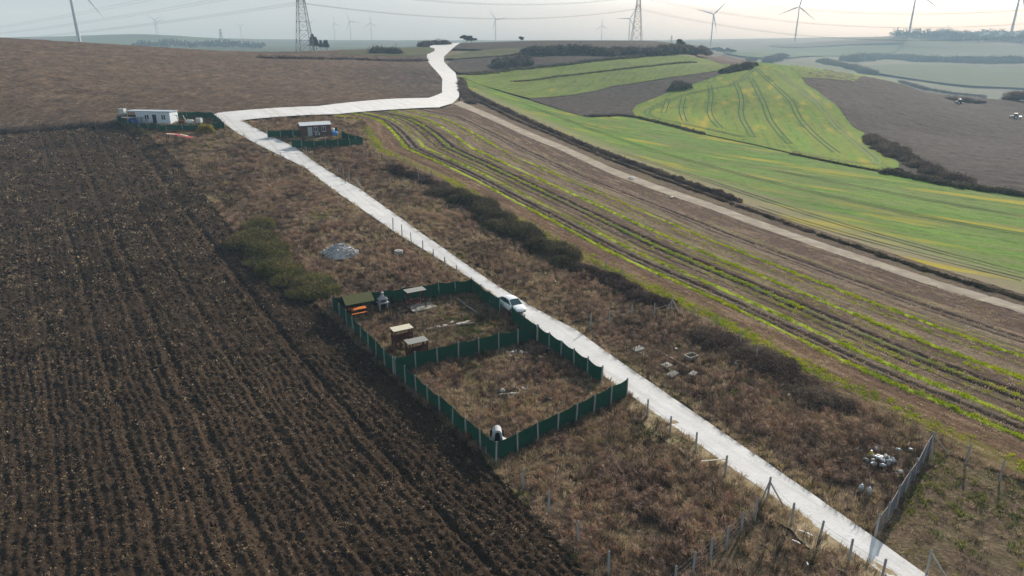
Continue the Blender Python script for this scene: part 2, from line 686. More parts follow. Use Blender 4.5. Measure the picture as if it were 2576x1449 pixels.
def m_soil():
    k = NT('ploughed_soil')
    n0 = k.noise(.07, detail=4)
    n2 = k.noise(3.4, detail=6, rough=.75)
    n3 = k.noise(11.0, detail=4, rough=.75)
    c = k.mix(k.ramp(n0, [(.35, 0), (.65, 1)]), (.023, .015, .0095), (.060, .040, .025))
    c = k.mix(k.ramp(n2, [(.5, 0), (.68, .75)]), c, (.110, .072, .043))
    c = k.mix(k.ramp(n3, [(.58, 0), (.74, .8)]), c, (.24, .165, .095))
    nm = k.bump(k.math('ADD', n2, k.math('MULTIPLY', n3, .5)), 1.0, .22)
    return k.surf(k.principled(c, .95, .05, nm))


M_LAND = m_land()
M_SOIL = m_soil()
M_WEED = m_weed_ground()
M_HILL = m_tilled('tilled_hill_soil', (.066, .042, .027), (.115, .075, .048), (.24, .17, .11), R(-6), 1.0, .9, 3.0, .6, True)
M_DARKHILL = m_tilled('dark_tilled_soil', (.050, .040, .032), (.085, .066, .050), (.17, .13, .09), R(-4), 1.0, .8, 3.0, .4)
M_PLATEAU = m_tilled('plateau_soil', (.040, .030, .024), (.066, .050, .038), (.11, .085, .06), R(8), .6, .8, 2.0, .4)
M_WEDGE = m_tilled('wedge_soil', (.032, .024, .019), (.055, .041, .032), (.11, .08, .06), R(62), .8, .8, 2.4, .4)
M_RIGHT = m_tilled('right_tilled_soil', (.030, .021, .017), (.050, .036, .028), (.105, .078, .060), R(-48), .55, 1.0, 1.6, .5)
M_GREEN = m_crop('young_wheat', R(-35), soil_amt=.62, edge=True)
M_GREEN2 = m_crop('curved_wheat', R(75), stripe=True, green=(.075, .165, .003), soil=(.165, .165, .03), soil_amt=.4, yel=.57)
M_GREEN3 = m_crop('upper_wheat', R(70), green=(.080, .135, .008), soil=(.16, .15, .045), soil_amt=.6, yel=.66)
M_DULL = m_crop('dull_grass', R(8), green=(.060, .075, .020), soil=(.12, .10, .06), soil_amt=.7, yel=.7)
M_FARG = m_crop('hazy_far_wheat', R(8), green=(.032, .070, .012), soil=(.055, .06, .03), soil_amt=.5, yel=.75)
M_ROAD = m_road('pale_gravel', (.57, .565, .55), (.66, .655, .64), (.46, .44, .40), ang=R(121))
M_TRACK = m_road('beige_dirt', (.22, .185, .14), (.34, .295, .23), (.16, .13, .09))
M_VERGE = m_road('dry_verge', (.26, .20, .12), (.40, .32, .20), (.16, .14, .05))
M_RUT = plain('wheel_rut_soil', (.022, .017, .012), .95, .05, var=.4, scale=.7)
M_TRACKLINE = plain('flattened_wheat', (.050, .072, .022), .95, .05, var=.5, scale=.3)
M_TRACKLINE2 = plain('thin_wheat_line', (.050, .065, .022), .95, .05, var=.4, scale=.2)
M_PALELINE = plain('pale_wheel_line', (.20, .19, .10), .95, .05, var=.3, scale=.3)
M_BROWN = m_tilled('fallow_soil', (.060, .038, .028), (.095, .060, .042), (.15, .10, .07), R(-55), 1.4, .6, 5.0, .4)

# ------------------------------------------------------------------ terrain sheet to the horizon
def terrain():
    def axis(a, b, n, core, fine):
        t = np.linspace(-1, 1, n)
        s = np.sinh(t * 4.2) / math.sinh(4.2)
        return np.where(s < 0, -s * a, s * b)
    xs = axis(-4500, 4500, 321, 0, 0)
    t = np.linspace(0, 1, 330)
    ys = -300 + 5500 * (np.expm1(t * 3.6) / np.expm1(3.6))
    gx, gy = np.meshgrid(xs, ys)
    d = np.hypot(gx, gy)
    z = terr(gx, gy) - .35 - .0016 * np.minimum(d, 800) + (fbm(gx / 60, gy / 60, 3, 5) - .5) * np.clip((d - 700) / 500, 0, 1) * 3
    nx, ny = gx.shape[1], gx.shape[0]
    idx = np.arange(nx * ny).reshape(ny, nx)
    q = np.stack([idx[:-1, :-1], idx[:-1, 1:], idx[1:, 1:], idx[1:, :-1]], -1).reshape(-1, 4)
    o = link('ground', set_mesh('ground', np.c_[gx.ravel(), gy.ravel(), z.ravel()], q, M_LAND))
    o['kind'] = 'structure'
    return o


terrain()

# outlines (shared borders are shared lists)
PLOUGH_EDGE = [(1620, 1620), (1480, 1449), (1310, 1262), (1250, 1183), (1100, 1050), (985, 950), (900, 868), (835, 800), (770, 745), (690, 700), (625, 625), (560, 545), (480, 445), (430, 382), (368, 336)]
WEED_EDGE = [(912, 300), (930, 340), (915, 372), (1000, 405), (1100, 447), (1180, 500), (1300, 570), (1450, 655), (1560, 705), (1700, 770), (1850, 850), (1950, 905), (2100, 985), (2300, 1075), (2576, 1205), (2950, 1400)]
TRACK_LOW = [(1140, 262), (1190, 282), (1288, 326), (1400, 374), (1538, 439), (1650, 480), (1788, 527), (1932, 580), (2150, 655), (2350, 722), (2576, 790), (2950, 905)]
TRACK_TOP = [(1158, 254), (1200, 273), (1288, 312), (1400, 359), (1538, 422), (1650, 464), (1788, 511), (1932, 563), (2150, 638), (2350, 704), (2576, 771), (2950, 880)]
GREEN_LOW = [(1160, 225), (1200, 243), (1300, 290), (1400, 336), (1538, 392), (1650, 434), (1788, 482), (1932, 535), (2150, 608), (2350, 672), (2576, 742), (2800, 812)]
DITCH = [(1163, 197), (1200, 211), (1325, 250), (1478, 297), (1545, 290), (1600, 297), (1663, 312), (1770, 339), (1900, 366), (2040, 398), (2140, 419), (2220, 433), (2290, 447), (2407, 470), (2576, 491), (2800, 520)]
F7_RIGHT = [(1932, 159), (1985, 166), (2017, 195), (2027, 212), (2055, 228), (2107, 268), (2145, 318), (2172, 334), (2220, 388), (2260, 407), (2262, 422)]
F7_LEFT = [(1898, 157), (1893, 175), (1813, 188), (1738, 215), (1685, 230), (1600, 265), (1590, 280), (1600, 294)]

g_plough_edge = chaikin(G(PLOUGH_EDGE), 2, False)
g_weed_edge = chaikin(G(WEED_EDGE), 2, False)
PLOUGH_ANG = math.atan2(*(lambda a, b: (b[1] - a[1], b[0] - a[0]))(g_plough_edge[4], g_plough_edge[-14]))


# --- big ploughed field, left foreground
def plough_disp(x, y):
    ca, sa = math.cos(PLOUGH_ANG), math.sin(PLOUGH_ANG)
    a = -x * sa + y * ca
    s = x * ca + y * sa
    wob = (fbm(s / 5, a / 5, 4, 3) - .5) * 1.1
    rid = np.abs(((a + wob) / .62) % 1.0 - .5) * 2
    z = (rid - .5) * .13
    z += (fbm(x / .50, y / .50, 3, 11, .6) - .5) * .40
    cl = np.abs(fbm(x / .26, y / .26, 2, 23) - .5) * 2
    z += (.5 - cl) * .16
    z += (fbm(x / 3, y / 3, 3, 31) - .5) * .22
    for a0, w, d in PFURROW:
        z -= d * np.exp(-((a - a0 + wob * .3) / w) ** 2)
        z += d * .45 * np.exp(-((a - a0 + wob * .3 - 2.2 * w) / w) ** 2)
    return z


def _across(u, v):
    p = at(u, v)
    return -p[0] * math.sin(PLOUGH_ANG) + p[1] * math.cos(PLOUGH_ANG)


PFURROW = [(_across(760, 900), .32, .30), (_across(1020, 1220), .30, .22), (_across(640, 1000), .30, .20), (_across(700, 1449), .35, .2), (_across(350, 1200), .3, .16), (_across(110, 900), .3, .14),
           (_across(880, 1100), .22, .12), (_across(520, 1250), .25, .14), (_across(200, 1400), .3, .12)]


def split_plough():
    edge = g_plough_edge
    top = G([(368, 336), (300, 314), (150, 322), (0, 332), (-160, 338)])
    far_left = G([(-160, 338), (-120, 700), (-80, 1000), (-60, 1300), (-60, 1620)])
    full = np.r_[edge, top[1:], far_left[1:]]
    return full


g_plough = split_plough()


def clip_y(poly, y0, y1):
    def half(P, y, keep_above):
        out = []
        n = len(P)
        for i in range(n):
            a, b = P[i], P[(i + 1) % n]
            ia = (a[1] >= y) == keep_above
            ib = (b[1] >= y) == keep_above
            if ia:
                out.append(a)
            if ia != ib:
                t = (y - a[1]) / (b[1] - a[1])
                out.append(a + (b - a) * t)
        return np.array(out)
    return half(half(poly, y0, True), y1, False)


for i, (y0, y1, c) in enumerate(((18, 62, .13), (62, 100, .22), (100, 400, .42))):
    sheet('ploughed_field', clip_y(g_plough, y0, y1), c, M_SOIL, plough_disp, PLOUGH_ANG)

# --- weedy plots between the plough and the stubble
back = G([(910, 296), (620, 306), (540, 292), (500, 288), (300, 291), (300, 314)])
g_weeds = np.r_[g_plough_edge[::-1][0:0], g_plough_edge, back[::-1][0:], g_weed_edge]
g_plots = np.r_[g_plough_edge, back[::-1], g_weed_edge, G([(2950, 1620)])]


def weed_disp(x, y):
    return (fbm(x / 1.7, y / 1.7, 4, 41) - .5) * .16 - .03


for y0, y1, c in ((18, 90, .3), (90, 400, .7)):
    sheet('weedy_ground', clip_y(g_plots, y0, y1), c, M_WEED, weed_disp)

# --- tilled hill on the left, up to the ridge
HILL = G([(-160, 339), (0, 333), (150, 323), (300, 314), (300, 291), (500, 288), (540, 285), (800, 268), (1078, 247), (1112, 234)])
hill_r = G([(1113, 198), (1085, 165)])
ridge = np.array([far(1070, 475), far(900, 475), far(750, 465), far(600, 445), far(400, 415), far(200, 395), far(0, 385), far(-350, 385)])
ridge_mid = G([(1085, 165), (1000, 160), (850, 152), (720, 145), (640, 137)])
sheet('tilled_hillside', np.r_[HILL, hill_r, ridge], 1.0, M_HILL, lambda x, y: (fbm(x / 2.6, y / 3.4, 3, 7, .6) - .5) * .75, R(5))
# --- fields on the rise behind
sheet('grass_strip', chaikin(G([(830, 133), (960, 124), (1075, 118), (1100, 125), (1072, 140), (1000, 141), (900, 140)]), 1), 3, M_DULL, None, 0, .2)
plateau = np.r_[G([(1122, 122), (1200, 124), (1300, 128), (1450, 130), (1600, 132), (1740, 134)]), [far(1770, 560), far(1740, 720), far(1500, 760), far(1200, 740), far(1130, 640)]]
sheet('plateau_field', plateau, 4, M_PLATEAU)
sheet('grass_strip', chaikin(G([(1120, 142), (1200, 127), (1290, 121), (1330, 127), (1280, 140), (1200, 144), (1130, 150)]), 1), 3, M_DULL, None, 0, .25)
sheet('ploughed_band', chaikin(G([(1120, 152), (1200, 146), (1300, 140), (1450, 143), (1620, 140), (1620, 143), (1450, 158), (1288, 173), (1180, 183), (1146, 184)]), 1), 2.5, M_PLATEAU, None, 0, .15)
UP = [(1150, 190), (1288, 174), (1450, 160), (1623, 143), (1725, 140), (1790, 150), (1843, 164)]
sheet('upper_wheat_field', G(UP + [(1813, 177), (1538, 217), (1330, 247), (1200, 211)]), 2.5, M_GREEN3, None, 0, .12)
sheet('brown_slope', chaikin(G([(1740, 138), (1800, 142), (1890, 150), (1898, 157), (1893, 175), (1850, 178), (1843, 164), (1790, 150)]), 1), 3, M_BROWN, None, 0, .2)
def right_disp(x, y):
    a = x * math.sin(R(-48)) - y * math.cos(R(-48))
    return (fbm(x / 3, y / 3, 3, 9, .6) - .5) * .7 + .16 * np.abs(((a + 2 * fbm(x / 20, y / 20, 2, 4)) / 5.5) % 1 - .5)


sheet('ploughed_wedge', G([(1328, 248), (1538, 218), (1813, 178), (1850, 178)] + F7_LEFT[2:] + [(1545, 290), (1478, 297)]), 1.3, M_WEDGE, lambda x, y: (fbm(x / 3, y / 3, 3, 19, .6) - .5) * .55, 0, .10)
F7 = G(F7_LEFT[::-1] + F7_RIGHT + [(2220, 431), (2140, 417), (2040, 396), (1900, 364), (1770, 337), (1663, 310)])
curved = sheet('curved_wheat_field', F7, 1.6, M_GREEN2, None, 0, .10)
sheet('pale_wheat_strip', G([(1985, 166), (2057, 171), (2207, 192), (2277, 214), (2150, 206), (2017, 195)]), 3, M_GREEN3, None, 0, .2)
RIGHT_TOP = [(2277, 215), (2360, 236), (2470, 248), (2576, 258), (2800, 290)]
sheet('right_ploughed_field', G(F7_RIGHT[2:][::-1] + RIGHT_TOP + [(2800, 518), (2576, 489), (2407, 468), (2290, 445)]), 1.25, M_RIGHT, right_disp, 0, .10)
green = sheet('wheat_field', np.r_[G(DITCH), G(GREEN_LOW)[::-1]], .9, M_GREEN, lambda x, y: (fbm(x / 1.5, y / 1.5, 2, 19) - .5) * .14)
_co = np.empty(len(green.data.vertices) * 3, np.float32)
green.data.vertices.foreach_get('co', _co)
_co = _co.reshape(-1, 3).astype(float)
green.data.attributes.new('edge', 'FLOAT', 'POINT').data.foreach_set('value', line_dist(_co[:, 0], _co[:, 1], G(GREEN_LOW))[0].astype(np.float32))
sheet('verge_strip', np.r_[G(GREEN_LOW), G(TRACK_TOP)[::-1]], .6, M_WEED, lambda x, y: (fbm(x / 1.2, y / 1.2, 3, 29) - .5) * .3)
sheet('dirt_track', np.r_[G(TRACK_TOP), G(TRACK_LOW)[::-1]], .5, M_TRACK, lambda x, y: (fbm(x / 1.2, y / 1.2, 3, 59) - .5) * .12, 0, .05)

# --- far hazy fields on the right
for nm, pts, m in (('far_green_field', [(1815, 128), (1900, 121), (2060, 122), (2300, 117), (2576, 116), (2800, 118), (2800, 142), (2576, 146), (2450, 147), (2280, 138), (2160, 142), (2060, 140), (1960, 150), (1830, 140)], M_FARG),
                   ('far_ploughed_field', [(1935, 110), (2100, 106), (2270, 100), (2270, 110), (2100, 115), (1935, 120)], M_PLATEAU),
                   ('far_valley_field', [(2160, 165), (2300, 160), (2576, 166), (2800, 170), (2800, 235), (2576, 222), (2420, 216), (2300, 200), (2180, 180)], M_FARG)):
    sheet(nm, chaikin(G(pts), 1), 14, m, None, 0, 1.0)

# --- stubble: a strip lofted between the weeds and the track, with ruts
g_track_low = G(TRACK_LOW)


def resample(P, n):
    P = np.asarray(P)
    s = np.r_[0, np.cumsum(np.hypot(*np.diff(P, axis=0).T))]
    t = np.linspace(0, s[-1], n)
    return np.c_[np.interp(t, s, P[:, 0]), np.interp(t, s, P[:, 1])]


ST_L = np.r_[G([(830, 292), (880, 300)]), g_weed_edge[8:]]
ST_R = np.r_[G([(1110, 273)]), g_track_low]
ST_L = resample(chaikin(ST_L, 2, False), 160)
ST_R = resample(chaikin(ST_R, 2, False), 160)
RUTS = ((.778, .32, .16), (.742, .24, .09), (.397, .38, .24), (.352, .28, .15), (.212, .38, .22), (.183, .26, .12))


def stubble_t(x, y):
    a = line_dist(x, y, ST_L)[0]
    b = line_dist(x, y, ST_R)[0]
    return a / (a + b + 1e-6), a + b


def stubble_disp(x, y):
    t, w = stubble_t(x, y)
    z = (fbm(x / .8, y / .8, 3, 77) - .5) * .10
    for t0, wd, dp in RUTS:
        z -= dp * np.exp(-((t - t0) * w / wd) ** 2)
    for t0 in GREENROWS:
        z += .07 * np.exp(-((t - t0) * w / .5) ** 2) * (fbm(x / .5, y / .5, 2, 78))
    return z


GREENROWS = (.632, .485, .37, .255, .165)


def m_stubble():
    k = NT('stubble')
    t = k.n('ShaderNodeAttribute', attribute_name='across').outputs['Fac']
    s = k.n('ShaderNodeAttribute', attribute_name='along').outputs['Fac']
    vec = k.n('ShaderNodeCombineXYZ', ins={0: k.math('MULTIPLY', t, 38.0), 1: k.math('MULTIPLY', s, .11)}).outputs[0]
    wig = k.math('MULTIPLY', k.math('SUBTRACT', k.noise(.5, detail=4), .5), .022)
    tt = k.math('ADD', t, wig)
    base = k.ramp(tt, [(0, (.17, .13, .06)), (.05, (.15, .12, .05)), (.08, (.17, .10, .05)), (.14, (.15, .085, .045)), (.18, (.16, .13, .085)), (.23, (.22, .175, .125)), (.27, (.13, .09, .06)), (.33, (.115, .078, .055)),
                       (.37, (.14, .11, .07)), (.42, (.13, .09, .065)), (.45, (.11, .075, .055)), (.50, (.24, .19, .135)), (.54, (.18, .135, .095)), (.60, (.12, .08, .055)), (.66, (.15, .11, .08)), (.71, (.21, .165, .12)), (.76, (.15, .11, .08)), (.82, (.15, .105, .08)), (.86, (.085, .054, .040)), (1, (.075, .046, .034))])
    streak = k.noise(1.0, vec, 6, .65)
    fin = k.noise(4.5, detail=4, rough=.75)
    mn = k.noise(1.5, detail=5, rough=.8)
    c = k.mix(k.ramp(streak, [(.52, .0), (.62, .7)]), base, (.32, .225, .145))
    c = k.mix(k.ramp(streak, [(.40, .9), (.50, 0)]), c, (.090, .050, .032))
    c = k.mix(k.ramp(mn, [(.36, .6), (.5, 0)]), c, (.060, .040, .030))
    c = k.mix(k.ramp(mn, [(.58, .0), (.70, .5)]), c, (.34, .26, .18))
    c = k.mix(k.ramp(fin, [(.38, .7), (.56, 0)]), c, (.055, .038, .027))
    c = k.mix(k.ramp(fin, [(.60, 0), (.74, .7)]), c, (.40, .33, .25))

    def band(t0, w, col, lo, hi, amt, sc=.035, seed=0):
        nonlocal c
        d = k.math('ABSOLUTE', k.math('SUBTRACT', tt, t0))
        f = k.ramp(k.math('DIVIDE', d, w), [(.45, 1), (1, 0)])
        br = k.ramp(k.noise(1.0, k.n('ShaderNodeCombineXYZ', ins={0: k.math('MULTIPLY', t, 14.0), 1: k.math('MULTIPLY', s, sc), 2: float(seed)}).outputs[0], 4, .6), [(lo, 0), (hi, 1)])
        f = k.math('MULTIPLY', k.math('MULTIPLY', f, br), amt)
        f = k.math('MULTIPLY', f, k.ramp(fin, [(.35, .55), (.5, 1)]))
        c = k.mix(f, c, col)
    G1 = (.30, .40, .004)
    for t0 in (.29, .325, .44, .525, .575, .675, .82):
        band(t0, .006, (.20, .24, .012), .46, .58, .75, seed=int(t0 * 1000))
    band(.632, .011, G1, .36, .50, 1.0, seed=1)
    band(.485, .012, G1, .33, .45, 1.0, seed=2)
    band(.373, .016, (.085, .14, .02), .40, .56, .9, seed=3)
    band(.255, .014, G1, .42, .56, .85, seed=4)
    band(.165, .011, G1, .36, .50, 1.0, seed=5)
    band(.045, .030, (.19, .17, .015), .42, .60, .9, seed=6)
    band(.70, .016, (.12, .14, .02), .48, .64, .6, seed=7)
    band(.55, .02, (.13, .15, .025), .50, .66, .5, seed=8)
    band(.90, .012, (.10, .11, .02), .50, .66, .5, seed=9)
    for t0, w in ((.778, .012), (.742, .007), (.397, .016), (.352, .011), (.212, .015), (.183, .010), (.31, .006)):
        band(t0, w, (.018, .013, .010), .30, .36, .95, seed=int(t0 * 100))
    nm = k.bump(k.math('ADD', fin, k.math('MULTIPLY', streak, .5)), .8, .16)
    return k.surf(k.principled(c, .95, .05, nm))


M_STUB = m_stubble()
st = sheet('stubble_field', np.r_[ST_L, ST_R[::-1]], .30, M_STUB, stubble_disp, R(60))
_co = np.empty(len(st.data.vertices) * 3, np.float32)
st.data.vertices.foreach_get('co', _co)
_co = _co.reshape(-1, 3)
_t, _ = stubble_t(_co[:, 0].astype(float), _co[:, 1].astype(float))
for nm, val in (('across', _t), ('along', _co[:, 1] * .87 - _co[:, 0] * .5)):
    at_ = st.data.attributes.new(nm, 'FLOAT', 'POINT')
    at_.data.foreach_set('value', np.asarray(val, np.float32))


# --- the pale road
def ribbon(name, P, width, mat, zoff, parent=None, n=None, jit=.0, seed=0):
    P = np.asarray(P, float)
    L = np.hypot(*np.diff(P, axis=0).T).sum()
    P = resample(P, n or max(8, int(L / 1.2)))
    d = np.gradient(P, axis=0)
    d /= np.maximum(np.hypot(d[:, 0], d[:, 1])[:, None], 1e-6)
    nr = np.c_[-d[:, 1], d[:, 0]]
    w = width * (1 + jit * (fbm(np.arange(len(P)) * .35, np.zeros(len(P)), 3, seed) - .5) * 2)
    A, B = P + nr * w[:, None] / 2, P - nr * w[:, None] / 2
    co = np.concatenate([np.c_[A, terr(A[:, 0], A[:, 1]) + zoff], np.c_[B, terr(B[:, 0], B[:, 1]) + zoff]])
    m = len(P)
    i = np.arange(m - 1)
    me = set_mesh(name, co, np.c_[i, i + 1, i + 1 + m, i + m], mat)
    return link(name, me, parent)


ROAD_L = [(2420, 1600), (2225, 1449), (2060, 1332), (1820, 1166), (1640, 1036), (1575, 988), (1352, 826), (1262, 757), (1190, 706), (1000, 590), (870, 500), (770, 424), (650, 366), (600, 338), (548, 302), (536, 290), (548, 285), (800, 268), (1078, 247), (1112, 234), (1112, 198), (1074, 151), (1074, 140), (1123, 109)]
ROAD_R = [(1158, 109), (1117, 143), (1117, 156), (1146, 184), (1155, 228), (1155, 244), (1138, 261), (1105, 271), (850, 288), (606, 304), (640, 322), (690, 348), (740, 370), (800, 414), (905, 476), (1060, 588), (1250, 720), (1330, 768), (1450, 832), (1700, 1008), (1900, 1146), (2110, 1292), (2330, 1449), (2540, 1600)]


def g_road_pts():
    return np.r_[G(ROAD_L), [far(1140, 590)], G(ROAD_R)]


g_road = g_road_pts()
for y0, y1, c, zo in ((15, 140, .35, .10), (140, 700, .8, .13)):
    sheet('gravel_road', clip_y(g_road, y0, y1), c, M_ROAD, lambda x, y: (fbm(x / 1.5, y / 1.5, 3, 66) - .5) * .06, 0, zo)

vl = chaikin(G([(2360, 1570), (2190, 1445), (2030, 1328), (1800, 1170), (1650, 1062), (1590, 1010)]), 2, False)
ribbon('road_verge', vl, 2.6, M_VERGE, .09, None, 90, .35, 5)['kind'] = 'structure'

# --- wheel tracks in the curved wheat
TRAMS = []
for j, ln in enumerate(([(1898, 172), (1850, 215), (1780, 225), (1700, 245), (1650, 268), (1622, 282), (1640, 296), (1720, 312), (1800, 330), (1870, 345)],
                        [(1785, 215), (1790, 245), (1783, 275), (1790, 300), (1812, 322)],
                        [(1850, 208), (1868, 250), (1862, 290), (1880, 322), (1893, 345)],
                        [(1888, 195), (1920, 255), (1935, 300), (1970, 345), (1985, 362)],
                        [(1905, 175), (1950, 215), (1992, 255), (2005, 290), (2040, 330), (2075, 362), (2105, 385)],
                        [(1945, 175), (2010, 220), (2060, 262), (2090, 300), (2130, 340), (2170, 372), (2208, 405), (2200, 416), (2100, 402), (2000, 380)],
                        [(1720, 245), (1712, 275), (1722, 305)], [(1680, 250), (1668, 285)])):
    c = chaikin(G(ln), 3, False)
    TRAMS.append(c)
    d = np.gradient(c, axis=0)
    d /= np.hypot(d[:, 0], d[:, 1])[:, None]
    for s in (-.95, .95):
        ribbon('wheel_track', c + np.c_[-d[:, 1], d[:, 0]] * s, .5, M_TRACKLINE if j != 5 else M_PALELINE, .17, curved, jit=.3, seed=j)
_co = np.empty(len(curved.data.vertices) * 3, np.float32)
curved.data.vertices.foreach_get('co', _co)
_co = _co.reshape(-1, 3).astype(float)
_sd = np.min([line_dist(_co[:, 0], _co[:, 1], c)[0] for c in TRAMS], 0)
curved.data.attributes.new('stripe', 'FLOAT', 'POINT').data.foreach_set('value', _sd.astype(np.float32))
for j, ln in enumerate(([(1320, 262), (1500, 330), (1700, 395), (1950, 462), (2200, 520), (2576, 590)], [(1950, 430), (2200, 478), (2576, 545)], [(1550, 380), (1800, 462), (2100, 560), (2576, 690)], [(1900, 520), (2200, 610), (2576, 705)])):
    c = chaikin(G(ln), 3, False)
    d = np.gradient(c, axis=0)
    d /= np.hypot(d[:, 0], d[:, 1])[:, None]
    for s in (-.95, .95):
        ribbon('wheel_track', c + np.c_[-d[:, 1], d[:, 0]] * s, .32, M_TRACKLINE2, .09, green, jit=.5, seed=j + 20)

# ------------------------------------------------------------------ object materials
def m_net():
    k = NT('green_shade_net')
    tc = k.n('ShaderNodeTexCoord').outputs['Object']
    c = k.mix(k.noise(1.2, tc, 5), (.008, .070, .040), (.018, .125, .074))
    d = k.principled(c, .8, .2)
    t = k.n('ShaderNodeBsdfTranslucent', ins={'Color': c}).outputs[0]
    s = k.n('ShaderNodeMixShader', ins={0: .35, 1: d, 2: t}).outputs[0]
    return k.surf(s)


def m_planks(name, a, b):
    k = NT(name)
    tc = k.n('ShaderNodeTexCoord').outputs['Object']
    mp = k.n('ShaderNodeMapping', ins={'Vector': tc, 'Scale': (1.5, 14, 14)}).outputs[0]
    c = k.mix(k.noise(1.0, mp, 5, .6), a, b)
    return k.surf(k.principled(c, .8, .2))


def m_sheetmetal(name, col_):
    k = NT(name)
    tc = k.n('ShaderNodeTexCoord').outputs['Object']
    w = k.n('ShaderNodeTexWave', ins={'Vector': tc, 'Scale': 2.2}).outputs['Fac']
    c = k.mix(k.noise(.9, tc, 5), tuple(x * .8 for x in col_), col_)
    return k.surf(k.principled(c, .45, .5, k.bump(w, .4, .03)))


M_NET = m_net()
M_CONC = plain('weathered_concrete', (.34, .33, .31), .9, .2, var=.25, scale=4, bump=.3)
M_CONCPALE = plain('pale_concrete', (.33, .31, .27), .9, .2, var=.2, scale=3, bump=.3)
M_WIRE = plain('galvanised_wire', (.22, .22, .22), .6, .4, metal=.3)
M_MESHW = plain('rusty_wire_mesh', (.16, .15, .15), .7, .3)
M_WOODR = m_planks('red_brown_wood', (.075, .025, .015), (.13, .05, .03))
M_WOODO = m_planks('orange_wood', (.50, .14, .025), (.68, .22, .05))
M_WOODP = m_planks('pale_boards', (.50, .46, .34), (.62, .58, .46))
M_WOODG = m_planks('grey_boards', (.20, .20, .18), (.30, .30, .27))
M_OLIVE = plain('olive_felt_roof', (.125, .125, .055), .95, .1, var=.2, scale=2)
M_STONE = plain('grey_cast_stone', (.36, .37, .38), .85, .2, var=.2, scale=5, bump=.3)
M_SOOT = plain('sooty_brick', (.045, .04, .038), .95, .1)
M_WHITEST = plain('white_cast_stone', (.42, .42, .42), .8, .2, var=.12, scale=4)
M_WHITEP = plain('white_panel', (.62, .67, .70), .5, .4, var=.05, scale=.7)
M_ROOFB = plain('blue_grey_roof', (.34, .40, .44), .6, .4, var=.1)
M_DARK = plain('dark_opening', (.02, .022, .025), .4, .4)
M_GLASS = plain('dark_window_glass', (.02, .025, .03), .08, .5)
M_FRAMEW = plain('white_window_frame', (.72, .73, .73), .5, .4, var=.05)
M_CABIN = m_planks('brown_cladding', (.095, .050, .036), (.15, .085, .062))
M_CABINP = m_planks('purple_brown_cladding', (.10, .062, .056), (.15, .095, .085))
M_TINROOF = m_sheetmetal('pale_tin_roof', (.66, .70, .72))
M_DOORG = plain('grey_door', (.42, .46, .48), .5, .4, var=.08)
M_BLUE = plain('blue_plastic', (.03, .22, .55), .4, .4, var=.1)
M_BLUETARP = plain('blue_tarp', (.012, .085, .48), .5, .4, var=.3, scale=2, bump=.6, bscale=3)
M_IBC = plain('white_tank_plastic', (.66, .66, .60), .5, .3, var=.1)
M_STEEL = plain('galvanised_steel', (.36, .37, .38), .55, .5, metal=.4, var=.12)
M_RED = plain('red_tin', (.28, .035, .035), .6, .3, var=.25)
M_TURB = plain('turbine_white', (.40, .42, .44), .5, .4, var=.04, scale=.1)
M_PYLON = plain('pylon_steel', (.105, .105, .115), .7, .3, metal=.2, var=.15)
M_PYLONR = plain('pylon_red_steel', (.26, .14, .12), .7, .3, metal=.1, var=.15)
M_CABLE = plain('conductor_cable', (.13, .13, .14), .6, .3)
M_CARP = plain('white_car_paint', (.80, .82, .83), .22, .5, var=.02)
M_TYRE = plain('tyre_rubber', (.02, .02, .02), .9, .2)
M_RIM = plain('alloy_rim', (.45, .45, .46), .35, .5, metal=.8)
M_LAMP = plain('lamp_glass', (.62, .66, .70), .1, .6)
M_CARGL = plain('tinted_glass', (.025, .06, .065), .06, .6, var=.1)
M_BLACKP = plain('black_plastic', (.025, .025, .027), .6, .3)
M_PLATE = plain('number_plate_white', (.75, .75, .72), .5, .3)
M_REDL = plain('red_lamp', (.45, .02, .02), .3, .5)
M_JUG = plain('milky_jug_plastic', (.46, .49, .49), .35, .5, var=.12, scale=6)
M_JUGY = plain('yellow_jug_plastic', (.62, .40, .03), .4, .4)
M_LITTER = plain('white_litter', (.74, .74, .70), .7, .3, var=.1)
M_RUBBLE = plain('pale_rubble', (.42, .41, .40), .9, .2, var=.4, scale=1.5, bump=.4)
M_TRACTOR = plain('tractor_paint', (.10, .16, .12), .5, .4)
M_KERB = plain('earthy_kerb', (.30, .27, .22), .95, .1, var=.3, scale=2)

AX = R(30)     # the plots' own axis: local x runs towards the road


def off(xy, dx, dy, rz=AX):
    return (xy[0] + dx * math.cos(rz) - dy * math.sin(rz), xy[1] + dx * math.sin(rz) + dy * math.cos(rz))


def solo(name, label, cat, xy, rz, mb, mat, group=None, dz=0.0, tilt=(0, 0), smooth=False):
    o = mb.build(name, mat, smooth=smooth)
    o.location = (xy[0], xy[1], tz(xy[0], xy[1]) + GZ + dz)
    o.rotation_euler = (tilt[0], tilt[1], rz)
    return tag(o, label, cat, group)


# ------------------------------------------------------------------ fences
POST_ME = MB().box((0, 0, .87), (.11, .11, 2.14), taper=.92).add([(-.06, -.06, 1.94), (.06, -.06, 1.94), (.06, .06, 1.94), (-.06, .06, 1.94), (0, 0, 2.0)], [(0, 1, 4), (1, 2, 4), (2, 3, 4), (3, 0, 4)]).mesh('post', M_CONC)


def brace(parent, rel, dirxy, L=1.2, H=1.55):
    m = MB().bar((rel[0], rel[1], rel[2] + H), (rel[0] + dirxy[0] * L, rel[1] + dirxy[1] * L, rel[2] - .1), .09)
    return m.build('brace', M_CONC, parent)


